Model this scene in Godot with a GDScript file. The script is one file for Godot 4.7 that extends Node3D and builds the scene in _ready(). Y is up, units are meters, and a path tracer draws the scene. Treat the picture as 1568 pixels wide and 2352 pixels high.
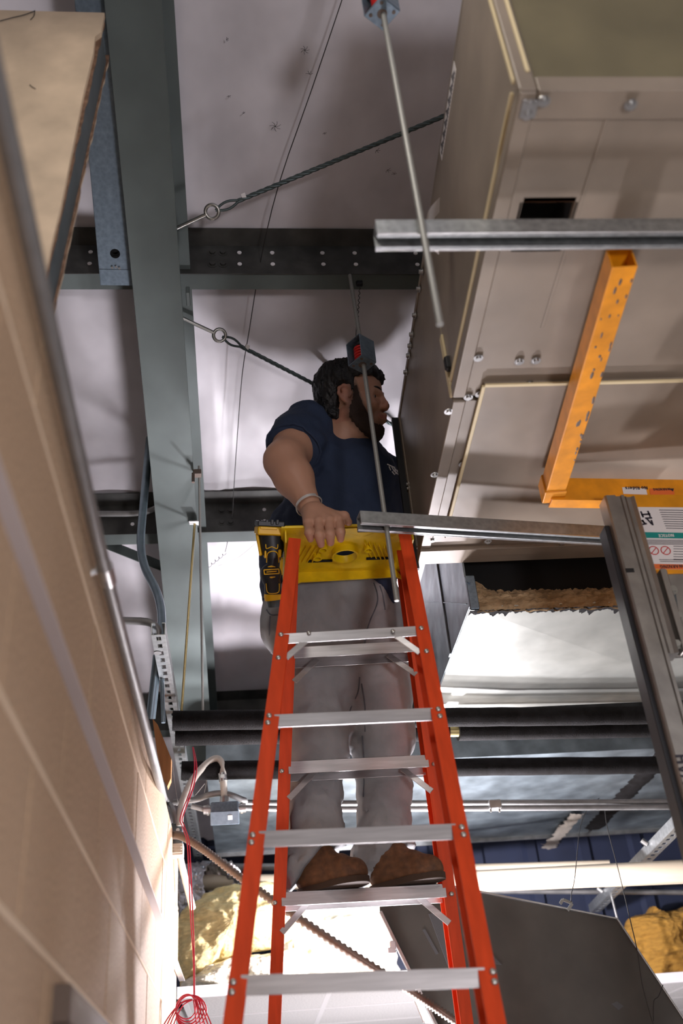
extends Node3D
# A man on an orange stepladder works behind a hung air handler under a sloping metal roof.
# x right, y up, -z away from the camera; metres.

const F := 2290.0
const EYE := Vector3(0, 1.8, 0)
const RIGHT := Vector3(0.9945, -0.0751, 0.0725)
const UPV := Vector3(0.0226, 0.8331, 0.5526)
const BACK := Vector3(-0.1019, -0.5479, 0.8303)

var M := {}
var T := {}
var used := {}
var rng := RandomNumberGenerator.new()

# ---------------------------------------------------------------- mesh collector
class G:
	var v := PackedVector3Array()
	var n := PackedVector3Array()
	var c := PackedColorArray()
	var i := PackedInt32Array()

	func tri(a: Vector3, b: Vector3, d: Vector3) -> void:
		var m := (b - a).cross(d - a).normalized()
		var k := v.size()
		for p in [a, b, d]:
			v.append(p)
			n.append(m)
		i.append_array(PackedInt32Array([k, k + 2, k + 1]))

	func quad(a: Vector3, b: Vector3, d: Vector3, e: Vector3) -> void:
		var m := (d - a).cross(e - b).normalized()
		var k := v.size()
		for p in [a, b, d, e]:
			v.append(p)
			n.append(m)
		i.append_array(PackedInt32Array([k, k + 2, k + 1, k, k + 3, k + 2]))

	func box(xf: Transform3D, s: Vector3, bev := 0.002) -> void:
		var h := s * 0.5
		bev = minf(bev, minf(h.x, minf(h.y, h.z)) * 0.8)
		var at := v.size()
		for cn in 8:
			var sg := Vector3(1.0 if cn & 1 else -1.0, 1.0 if cn & 2 else -1.0, 1.0 if cn & 4 else -1.0)
			for ax in 3:
				var p := Vector3(h.x - bev, h.y - bev, h.z - bev)
				p[ax] = h[ax]
				var nn := Vector3.ZERO
				nn[ax] = sg[ax]
				v.append(xf * (p * sg))
				n.append((xf.basis * nn).normalized())
		# faces
		for ax in 3:
			var b1 := 1 << ((ax + 1) % 3)
			var b2 := 1 << ((ax + 2) % 3)
			for sd in 2:
				var o := (1 << ax) if sd else 0
				var q := [o, o | b1, o | b1 | b2, o | b2]
				var w := []
				for z in q:
					w.append(at + z * 3 + ax)
				face4(w, sd == 0)
		# edges
		for ax in 3:
			var u := (ax + 1) % 3
			var t := (ax + 2) % 3
			for su in 2:
				for st in 2:
					var c0 := ((1 << u) if su else 0) | ((1 << t) if st else 0)
					var c1 := c0 | (1 << ax)
					face4([at + c0 * 3 + u, at + c1 * 3 + u, at + c1 * 3 + t, at + c0 * 3 + t], (su + st) % 2 == 0)
		for cn in 8:
			var par := (cn & 1) + ((cn >> 1) & 1) + ((cn >> 2) & 1)
			var q3 := [at + cn * 3, at + cn * 3 + 1, at + cn * 3 + 2]
			if par % 2 == 1:
				i.append_array(PackedInt32Array([q3[0], q3[2], q3[1]]))
			else:
				i.append_array(PackedInt32Array([q3[0], q3[1], q3[2]]))

	func face4(w: Array, flip: bool) -> void:
		if flip:
			i.append_array(PackedInt32Array([w[0], w[1], w[2], w[0], w[2], w[3]]))
		else:
			i.append_array(PackedInt32Array([w[0], w[2], w[1], w[0], w[3], w[2]]))

	# box between two points: w across, h along up
	func bar(a: Vector3, b: Vector3, w: float, h: float, up := Vector3.UP, bev := 0.002) -> void:
		var z := (b - a).normalized()
		var x := up.cross(z).normalized()
		var y := z.cross(x)
		box(Transform3D(Basis(x, y, z), (a + b) * 0.5), Vector3(w, h, (b - a).length()), bev)

	func frame(z: Vector3, up: Vector3) -> Basis:
		z = z.normalized()
		if absf(up.dot(z)) > 0.98:
			up = Vector3.RIGHT if absf(z.x) < 0.8 else Vector3.FORWARD
		var x := up.cross(z).normalized()
		return Basis(x, z.cross(x), z)

	func tube(pts: Array, r, sides := 10, caps := true) -> void:
		var cnt := pts.size()
		var at := v.size()
		var x := Vector3.ZERO
		for k in cnt:
			var p: Vector3 = pts[k]
			var d: Vector3 = (pts[mini(k + 1, cnt - 1)] - pts[maxi(k - 1, 0)]).normalized()
			if k == 0:
				x = frame(d, Vector3.UP).x
			else:
				x = (x - d * x.dot(d)).normalized()
			var y := d.cross(x)
			var rad: float = r[k] if r is Array else r
			for s in sides:
				var an := TAU * s / sides
				var o := x * cos(an) + y * sin(an)
				v.append(p + o * rad)
				n.append(o)
		for k in cnt - 1:
			for s in sides:
				var a := at + k * sides + s
				var b := at + k * sides + (s + 1) % sides
				face4([a, b, b + sides, a + sides], false)
		if caps:
			for e in [0, cnt - 1]:
				var d2: Vector3 = (pts[0] - pts[1]).normalized() if e == 0 else (pts[cnt - 1] - pts[cnt - 2]).normalized()
				var k0 := v.size()
				v.append(pts[e])
				n.append(d2)
				for s in sides:
					v.append(v[at + e * sides + s])
					n.append(d2)
				for s in sides:
					var a2 := k0 + 1 + s
					var b2 := k0 + 1 + (s + 1) % sides
					if e == 0:
						i.append_array(PackedInt32Array([k0, a2, b2]))
					else:
						i.append_array(PackedInt32Array([k0, b2, a2]))

	# polygon in the xy plane of xf, extruded along +z by depth
	func prism(poly: PackedVector2Array, xf: Transform3D, depth: float) -> void:
		var area := 0.0
		for k in poly.size():
			area += poly[k].cross(poly[(k + 1) % poly.size()])
		if area < 0.0:
			poly.reverse()
		var ids := Geometry2D.triangulate_polygon(poly)
		for side in 2:
			var at := v.size()
			var z := depth if side else 0.0
			for p in poly:
				v.append(xf * Vector3(p.x, p.y, z))
				n.append((xf.basis.z * (1.0 if side else -1.0)).normalized())
			for k in range(0, ids.size(), 3):
				var a := poly[ids[k]]
				var b := poly[ids[k + 1]]
				var d := poly[ids[k + 2]]
				var ccw := (b - a).cross(d - a) > 0.0
				if ccw == (side == 1):
					i.append_array(PackedInt32Array([at + ids[k], at + ids[k + 2], at + ids[k + 1]]))
				else:
					i.append_array(PackedInt32Array([at + ids[k], at + ids[k + 1], at + ids[k + 2]]))
		for k in poly.size():
			var p := poly[k]
			var q := poly[(k + 1) % poly.size()]
			quad(xf * Vector3(p.x, p.y, 0), xf * Vector3(q.x, q.y, 0), xf * Vector3(q.x, q.y, depth), xf * Vector3(p.x, p.y, depth))

	# open or closed profile swept from a to b; profile x across, y along up
	func sweep(poly: PackedVector2Array, a: Vector3, b: Vector3, up := Vector3.UP) -> void:
		prism(poly, Transform3D(frame(b - a, up), a), (b - a).length())

	func blob(xf: Transform3D, r: Vector3, seg := 12) -> void:
		var at := v.size()
		var rings := seg / 2
		for a in rings + 1:
			var th := PI * a / rings
			for s in seg + 1:
				var ph := TAU * s / seg
				var o := Vector3(sin(th) * cos(ph), cos(th), sin(th) * sin(ph))
				v.append(xf * (o * r))
				n.append((xf.basis * (o / r)).normalized())
		for a in rings:
			for s in seg:
				var k := at + a * (seg + 1) + s
				face4([k, k + 1, k + seg + 2, k + seg + 1], false)

	func ball(p: Vector3, r: float, seg := 10) -> void:
		blob(Transform3D(Basis(), p), Vector3(r, r, r), seg)

	# profile of (radius, height) about xf's y axis
	func lathe(prof: Array, xf: Transform3D, sides := 16) -> void:
		for k in prof.size() - 1:
			var p: Vector2 = prof[k]
			var q: Vector2 = prof[k + 1]
			var nn := Vector2(q.y - p.y, p.x - q.x).normalized()
			var at := v.size()
			for s in sides + 1:
				var an := TAU * s / sides
				var o := Vector3(cos(an), 0, sin(an))
				for e in [p, q]:
					v.append(xf * (o * e.x + Vector3.UP * e.y))
					n.append((xf.basis * (o * nn.x + Vector3.UP * nn.y)).normalized())
			for s in sides:
				var a := at + s * 2
				face4([a, a + 2, a + 3, a + 1], true)

	# f(u, v) -> Vector3, smooth
	func grid(nu: int, nv: int, f: Callable) -> void:
		var at := v.size()
		for a in nu + 1:
			for b in nv + 1:
				v.append(f.call(float(a) / nu, float(b) / nv))
				n.append(Vector3.ZERO)
		for a in nu:
			for b in nv:
				var k := at + a * (nv + 1) + b
				var w := [k, k + nv + 1, k + nv + 2, k + 1]
				var m := (v[w[2]] - v[w[0]]).cross(v[w[3]] - v[w[1]])
				for z in w:
					n[z] += m
				face4(w, false)
		for k in range(at, v.size()):
			n[k] = n[k].normalized()

	func mesh(off := Vector3.ZERO) -> ArrayMesh:
		var arr := []
		arr.resize(Mesh.ARRAY_MAX)
		var vv := v.duplicate()
		for k in vv.size():
			vv[k] -= off
		arr[Mesh.ARRAY_VERTEX] = vv
		arr[Mesh.ARRAY_NORMAL] = n
		arr[Mesh.ARRAY_INDEX] = i
		if c.size() == v.size() and c.size() > 0:
			arr[Mesh.ARRAY_COLOR] = c
		var am := ArrayMesh.new()
		am.add_surface_from_arrays(Mesh.PRIMITIVE_TRIANGLES, arr)
		return am

# ---------------------------------------------------------------- picking places along the camera's rays
func ray(px: float, py: float) -> Vector3:
	return RIGHT * ((px - 784.0) / F) + UPV * ((1176.0 - py) / F) - BACK

func onz(px: float, py: float, d: float) -> Vector3:      # on the upright plane d metres ahead
	var r := ray(px, py)
	return EYE + r * (d / -r.z)

func ony(px: float, py: float, h: float) -> Vector3:      # on the level plane h metres above the eye
	var r := ray(px, py)
	return EYE + r * (h / r.y)

func onx(px: float, py: float, x: float) -> Vector3:
	var r := ray(px, py)
	return EYE + r * (x / r.x)

func onslope(px: float, py: float, h0: float, s: float) -> Vector3:   # height above the eye = h0 + s * distance ahead
	var r := ray(px, py)
	return EYE + r * (h0 / (r.y + s * r.z))

func at(px: float, py: float, zd: float) -> Vector3:
	return EYE + ray(px, py) * zd

# ---------------------------------------------------------------- nodes
func numbered(called: String) -> String:
	var k: int = used.get(called, 0)
	used[called] = k + 1
	return called if k == 0 else "%s_%03d" % [called, k]

func tag(o: Node3D, label: String, category := "", group := "", kind := "") -> Node3D:
	if label: o.set_meta("label", label)
	if category: o.set_meta("category", category)
	if group: o.set_meta("group", group)
	if kind: o.set_meta("kind", kind)
	return o

func thing(called: String, label: String, category: String, where: Vector3, group := "") -> Node3D:
	var o := Node3D.new()
	o.name = numbered(called)
	o.position = where
	add_child(o, true)
	return tag(o, label, category, group)

func origin_of(o: Node) -> Vector3:
	var p := Vector3.ZERO
	while o is Node3D and o != self:
		p += (o as Node3D).position
		o = o.get_parent()
	return p

func put(called: String, mesh: Mesh, m: Material, parent: Node = null, where := Vector3.ZERO) -> MeshInstance3D:
	var o := MeshInstance3D.new()
	o.mesh = mesh
	o.material_override = m
	o.position = where
	if parent == null:
		o.name = numbered(called)
		add_child(o, true)
	else:
		o.name = called if not parent.has_node(called) else next_name(parent, called)
		parent.add_child(o, true)
	return o

func next_name(parent: Node, called: String) -> String:
	var k: int = parent.get_meta("n_" + called, 0) + 1
	parent.set_meta("n_" + called, k)
	return "%s_%03d" % [called, k]

func obj(called: String, g: G, m: Material, parent: Node = null) -> MeshInstance3D:
	var off: Vector3
	if parent == null:
		var lo := g.v[0]
		var hi := g.v[0]
		for p in g.v:
			lo = lo.min(p)
			hi = hi.max(p)
		off = Vector3((lo.x + hi.x) * 0.5, lo.y, (lo.z + hi.z) * 0.5)
		return put(called, g.mesh(off), m, null, off)
	off = origin_of(parent)
	return put(called, g.mesh(off), m, parent)

func mat(called: String, col: Color, rough: float, metal := 0.0, o := {}) -> StandardMaterial3D:
	var m := StandardMaterial3D.new()
	m.resource_name = called
	m.albedo_color = col
	m.roughness = rough
	m.metallic = metal
	if o.has("tex"):
		m.albedo_texture = T[o.tex]
	if o.has("nrm"):
		m.normal_enabled = true
		m.normal_texture = T[o.nrm]
		m.normal_scale = o.get("ns", 1.0)
	if o.has("rt"):
		m.roughness_texture = T[o.rt]
	if o.has("tex") or o.has("nrm") or o.has("rt"):
		m.uv1_triplanar = true
		m.uv1_world_triplanar = o.get("world", true)
		var s = o.get("s", 1.0)
		m.uv1_scale = s if s is Vector3 else Vector3(s, s, s)
	if o.has("spec"):
		m.metallic_specular = o.spec
	M[called] = m
	return m

func noise_tex(called: String, kind: int, freq: float, lo: float, hi: float, oct := 4, seed_ := 1, bump := 0.0, size := 512, tint := Color.WHITE) -> void:
	var fn := FastNoiseLite.new()
	fn.noise_type = kind
	fn.frequency = freq
	fn.seed = seed_
	fn.fractal_octaves = oct
	var t := NoiseTexture2D.new()
	t.width = size
	t.height = size
	t.seamless = true
	t.noise = fn
	if bump > 0.0:
		t.as_normal_map = true
		t.bump_strength = bump
	else:
		var gr := Gradient.new()
		gr.set_color(0, Color(lo * tint.r, lo * tint.g, lo * tint.b))
		gr.set_color(1, Color(hi, hi, hi))
		t.color_ramp = gr
	T[called] = t

func rgb(r: float, g: float, b: float) -> Color:
	return Color(r / 255.0, g / 255.0, b / 255.0)

func arc(pts: Array, k := 6) -> Array:      # Catmull-Rom through the points
	var out := []
	for a in pts.size() - 1:
		var p0: Vector3 = pts[maxi(a - 1, 0)]
		var p1: Vector3 = pts[a]
		var p2: Vector3 = pts[a + 1]
		var p3: Vector3 = pts[mini(a + 2, pts.size() - 1)]
		for s in k:
			out.append(p1.cubic_interpolate(p2, p0, p3, float(s) / k))
	out.append(pts[-1])
	return out

func bend(pts: Array, r: float, k := 5) -> Array:   # straight runs with rounded corners of radius r
	var out := [pts[0]]
	for a in range(1, pts.size() - 1):
		var p: Vector3 = pts[a]
		var da: Vector3 = (pts[a - 1] - p)
		var db: Vector3 = (pts[a + 1] - p)
		var ra := minf(r, da.length() * 0.48)
		var rb := minf(r, db.length() * 0.48)
		var s: Vector3 = p + da.normalized() * ra
		var e: Vector3 = p + db.normalized() * rb
		for q in k + 1:
			var t := float(q) / k
			out.append(s.lerp(p, t).lerp(p.lerp(e, t), t))
	out.append(pts[-1])
	return out

func words_on(s: String, size: float, xf: Transform3D, m: Material, parent: Node, called := "lettering", bold := true) -> void:
	var f := SystemFont.new()
	f.font_names = PackedStringArray(["Droid Sans"])
	f.font_weight = 700 if bold else 400
	var t := TextMesh.new()
	t.text = s
	t.font = f
	t.font_size = 32
	t.pixel_size = size / 32.0
	t.depth = 0.0008
	var o := put(called, t, m, parent)
	xf.origin -= origin_of(parent)
	o.transform = xf

func screw(g: G, p: Vector3, nrm: Vector3, r := 0.008, h := 0.006) -> void:
	g.tube([p - nrm * 0.002, p + nrm * h], r, 6)
	g.tube([p, p + nrm * 0.0015], r * 1.7, 10)

func slotted(len_: float, w: float, pitch: float, sw: float, sl: float) -> Array:
	# rectangles (as boxes in 2D: centre, size) that leave slots open down the middle of a strip
	var out := []
	var cnt := int(len_ / pitch)
	out.append([Vector2(-(w + sw) * 0.25, len_ * 0.5), Vector2((w - sw) * 0.5, len_)])
	out.append([Vector2((w + sw) * 0.25, len_ * 0.5), Vector2((w - sw) * 0.5, len_)])
	for k in cnt + 1:
		var y0 := k * pitch - (pitch - sl) * 0.5
		var y1 := k * pitch + (pitch - sl) * 0.5
		y0 = maxf(y0, 0.0)
		y1 = minf(y1, len_)
		if y1 > y0:
			out.append([Vector2(0, (y0 + y1) * 0.5), Vector2(sw, y1 - y0)])
	return out

func setup() -> void:
	rng.seed = 7
	var cam := Camera3D.new()
	cam.name = "camera"
	cam.transform = Transform3D(Basis(RIGHT, UPV, BACK).orthonormalized(), EYE)
	cam.keep_aspect = Camera3D.KEEP_HEIGHT
	var ca := CameraAttributesPhysical.new()
	ca.frustum_focal_length = 35.0
	ca.frustum_focus_distance = 3.25
	ca.exposure_aperture = 2.2
	ca.exposure_multiplier = 1.0
	cam.attributes = ca
	cam.fov = rad_to_deg(2.0 * atan(1176.0 / F))
	cam.near = 0.05
	cam.far = 60.0
	add_child(cam)
	cam.current = true

	var env := Environment.new()
	env.background_mode = Environment.BG_SKY
	var sky := Sky.new()
	var pm := ProceduralSkyMaterial.new()
	pm.sky_top_color = rgb(150, 180, 225)
	pm.sky_horizon_color = rgb(215, 225, 240)
	pm.ground_bottom_color = rgb(120, 115, 110)
	pm.ground_horizon_color = rgb(190, 190, 190)
	sky.sky_material = pm
	env.sky = sky
	env.tonemap_mode = Environment.TONE_MAPPER_LINEAR
	env.tonemap_exposure = 1.0
	env.sdfgi_enabled = true
	env.ssao_enabled = true
	env.ssil_enabled = true
	var we := WorldEnvironment.new()
	we.name = "world_environment"
	we.environment = env
	add_child(we)

	# unseen lamps: one below the view for the roof, one behind the grey panel
	lamp_energy = 5.9
	lamp_color = Color(0.985, 0.965, 1.0)
	# strip lights out of view: one above the picture, one added behind the camera
	strip_energy = 1.15
	strip_color = Color(1.0, 0.97, 0.94)
	textures()
	materials()

var lamp_energy := 1.0
var lamp_color := Color.WHITE
var front_energy := 4.2
var strip_energy := 1.0
var strip_color := Color.WHITE

func textures() -> void:
	var S := FastNoiseLite.TYPE_SIMPLEX_SMOOTH
	noise_tex("speck", S, 0.09, 0.80, 1.0, 3, 1)
	noise_tex("blotch", S, 0.012, 0.62, 1.0, 5, 2)
	noise_tex("soft", S, 0.008, 0.84, 1.0, 4, 3)
	noise_tex("galv", FastNoiseLite.TYPE_CELLULAR, 0.06, 0.8, 1.0, 2, 4)
	noise_tex("fibre", S, 0.03, 0.72, 1.0, 6, 5)
	noise_tex("grime", S, 0.014, 0.55, 1.0, 5, 6, 0.0, 512, Color(1.0, 0.9, 0.78))
	noise_tex("stain", S, 0.02, 0.58, 1.0, 4, 12)
	noise_tex("n_fine", S, 0.12, 0, 1, 3, 7, 3.0)
	noise_tex("n_soft", S, 0.01, 0, 1, 3, 8, 10.0)
	noise_tex("n_cloth", S, 0.05, 0, 1, 4, 9, 5.0)
	noise_tex("n_fibre", S, 0.04, 0, 1, 6, 10, 6.0)

func materials() -> void:
	mat("vinyl", rgb(226, 222, 226), 0.33, 0.0, {"tex": "soft", "nrm": "n_soft", "ns": 0.12, "s": 0.8})
	mat("purlin", rgb(84, 84, 80), 0.5, 0.25, {"tex": "blotch", "s": 1.4})
	mat("rafter", rgb(98, 108, 105), 0.55, 0.1, {"tex": "soft", "s": 1.0})
	mat("galv_blue", rgb(140, 158, 172), 0.42, 0.75, {"tex": "galv", "s": 2.2})
	mat("galv", rgb(186, 190, 190), 0.38, 0.85, {"tex": "galv", "s": 1.6})
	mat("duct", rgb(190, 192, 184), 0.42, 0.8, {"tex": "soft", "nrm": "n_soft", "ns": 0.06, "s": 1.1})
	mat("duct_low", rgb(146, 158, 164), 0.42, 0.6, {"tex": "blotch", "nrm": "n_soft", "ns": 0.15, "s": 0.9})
	mat("block", rgb(196, 166, 134), 0.72, 0.0, {"tex": "speck", "nrm": "n_fine", "ns": 0.3, "s": 2.0})
	mat("mortar", rgb(222, 200, 172), 0.85, 0.0, {"nrm": "n_fine", "ns": 0.4, "s": 5.0})
	mat("drywall", rgb(208, 186, 158), 0.8, 0.0, {"tex": "soft", "s": 1.5})
	mat("paper_edge", rgb(124, 96, 76), 0.9, 0.0, {"tex": "grime", "s": 6.0})
	mat("stud", rgb(92, 102, 106), 0.5, 0.4, {"tex": "soft", "s": 2.0})
	mat("emt", rgb(150, 149, 147), 0.48, 0.6, {"tex": "soft", "s": 3.0})
	mat("emt_blue", rgb(140, 158, 168), 0.35, 0.7, {"tex": "soft", "s": 4.0})
	mat("pipe_paint", rgb(206, 200, 188), 0.5, 0.0, {"tex": "soft", "s": 4.0})
	mat("strip_grey", rgb(196, 188, 188), 0.45, 0.1)
	mat("unit_end", rgb(116, 108, 80), 0.5, 0.0, {"tex": "soft", "s": 0.8})  # end panel coloured darker and more olive than the cabinet
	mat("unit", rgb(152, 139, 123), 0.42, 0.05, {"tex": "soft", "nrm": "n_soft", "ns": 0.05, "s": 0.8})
	mat("gasket", rgb(214, 198, 156), 0.6)
	mat("zinc", rgb(200, 200, 198), 0.32, 0.95, {"tex": "soft", "s": 4.0})
	mat("rod", rgb(160, 160, 154), 0.5, 0.45, {"tex": "speck", "s": 6.0})
	mat("brass_rod", rgb(190, 172, 120), 0.38, 0.9)
	mat("black", rgb(22, 22, 23), 0.6)
	mat("hollow", rgb(8, 8, 8), 0.9)  # near-black, standing in for shade inside holes and slots
	mat("foam", rgb(30, 29, 30), 0.9, 0.0, {"tex": "grime", "nrm": "n_fine", "ns": 0.7, "s": 2.5, "spec": 0.3})
	mat("cable", rgb(92, 104, 104), 0.5, 0.7)
	mat("steel", rgb(178, 178, 172), 0.35, 0.9)
	mat("orange_paint", rgb(248, 160, 22), 0.4, 0.0, {"tex": "soft", "s": 3.0})
	mat("orange_clean", rgb(240, 160, 22), 0.4, 0.0, {"tex": "soft", "s": 2.0})
	mat("ladder_orange", rgb(224, 76, 32), 0.55, 0.0, {"tex": "soft", "s": Vector3(8, 1.2, 8), "spec": 0.3})
	mat("aluminium", rgb(206, 204, 204), 0.36, 0.85, {"tex": "soft", "s": Vector3(1.0, 14, 14)})
	mat("mast", rgb(176, 172, 166), 0.4, 0.85, {"tex": "soft", "s": 2.5})
	mat("yellow", rgb(244, 206, 10), 0.42, 0.0, {"tex": "soft", "s": 3.0})
	mat("yellow_tool", rgb(236, 184, 16), 0.42)
	mat("tool_black", rgb(34, 36, 40), 0.45)
	mat("white_pipe", rgb(176, 163, 142), 0.4)
	mat("white", rgb(232, 230, 230), 0.5)
	mat("paper", rgb(226, 222, 220), 0.6)
	mat("tile", rgb(232, 230, 228), 0.85, 0.0, {"tex": "speck", "s": 2.0})
	mat("panel_grey", rgb(78, 76, 70), 0.65, 0.0, {"tex": "soft", "s": 1.2})
	mat("panel_fold", rgb(78, 80, 82), 0.6)
	mat("wool", rgb(252, 230, 168), 0.95, 0.0, {"tex": "fibre", "nrm": "n_fibre", "ns": 0.7, "s": Vector3(1.2, 4.0, 1.2)})
	mat("wool_dim", rgb(176, 130, 52), 0.95, 0.0, {"tex": "fibre", "nrm": "n_fibre", "ns": 0.7, "s": Vector3(1.2, 4.0, 1.2)})  # same wool in a deeper gold, for the weaker light at the right
	mat("wool_pale", rgb(252, 246, 226), 0.95, 0.0, {"tex": "fibre", "nrm": "n_fibre", "ns": 1.0, "s": 1.5})  # paler than wool, with the glare on it put into the colour
	mat("torn_wool", rgb(196, 174, 138), 0.95, 0.0, {"tex": "grime", "nrm": "n_fibre", "ns": 1.5, "s": Vector3(1.0, 4.0, 1.0)})
	mat("navy", rgb(30, 39, 64), 0.7, 0.0, {"tex": "soft", "s": 1.0})
	mat("red_wire", rgb(176, 28, 52), 0.35)
	mat("dark_wire", rgb(36, 34, 32), 0.6)
	mat("flex", rgb(120, 106, 96), 0.45, 0.5)
	mat("wood", rgb(190, 128, 76), 0.75, 0.0, {"tex": "soft", "s": Vector3(10, 1, 10)})
	mat("copper", rgb(190, 110, 80), 0.35, 0.9)
	mat("red", rgb(196, 30, 26), 0.4)
	mat("foil", rgb(200, 200, 205), 0.28, 0.95, {"nrm": "n_fibre", "ns": 1.4, "s": 2.0})
	mat("floor", rgb(130, 129, 128), 0.6, 0.0, {"tex": "soft", "s": 0.7})
	mat("room_paint", rgb(176, 174, 172), 0.85)
	mat("web", rgb(168, 160, 150), 0.9)
	mat("teal", rgb(20, 138, 130), 0.5)
	mat("warn", rgb(226, 110, 50), 0.5)
	mat("ink", rgb(38, 34, 46), 0.6)
	mat("door_steel", rgb(92, 78, 68), 0.5)
	mat("blue_paint", rgb(110, 150, 190), 0.6)
	mat("skin", Color.WHITE, 0.52, 0.0, {"nrm": "n_fine", "ns": 0.12, "s": 9.0})
	M.skin.vertex_color_use_as_albedo = true
	M.skin.subsurf_scatter_enabled = true
	M.skin.subsurf_scatter_strength = 0.12
	mat("hair", rgb(14, 12, 12), 0.55, 0.0, {"nrm": "n_fibre", "ns": 1.0, "s": 6.0})
	mat("beard", rgb(58, 41, 32), 0.85, 0.0, {"tex": "fibre", "nrm": "n_fibre", "ns": 1.2, "s": 10.0})
	mat("shirt", rgb(38, 52, 78), 0.9, 0.0, {"tex": "speck", "nrm": "n_cloth", "ns": 0.25, "s": 5.0})
	mat("denim", rgb(148, 149, 150), 0.9, 0.0, {"tex": "soft", "nrm": "n_cloth", "ns": 0.3, "s": 2.0})
	mat("denim_blue", rgb(112, 116, 124), 0.9, 0.0, {"tex": "blotch", "s": 4.0})
	mat("leather", rgb(122, 82, 50), 0.7, 0.0, {"tex": "stain", "nrm": "n_cloth", "ns": 0.4, "s": 3.6})
	mat("sole", rgb(62, 46, 34), 0.85)
	mat("silver", rgb(224, 220, 214), 0.34, 0.6)
	mat("eye_white", rgb(190, 182, 176), 0.25)
	mat("iris", rgb(40, 24, 16), 0.2)
	var bl := mat("bulb", Color.WHITE, 0.4)
	bl.emission_enabled = true
	bl.emission = Color(1.0, 0.95, 0.9)
	bl.emission_energy_multiplier = 6.0
	var df := mat("diffuser", Color.WHITE, 0.4)
	df.emission_enabled = true
	df.emission = Color(1.0, 0.9, 0.78)
	df.emission_energy_multiplier = 1.5

const ROOF0 := 3.455      # roof liner: height above the eye at no distance
const ROOFS := -0.35      # and its fall per metre ahead
const PUR0 := 3.3055      # underside of the purlins

func roof_y(d: float) -> float:
	return EYE.y + ROOF0 + ROOFS * d

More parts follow.
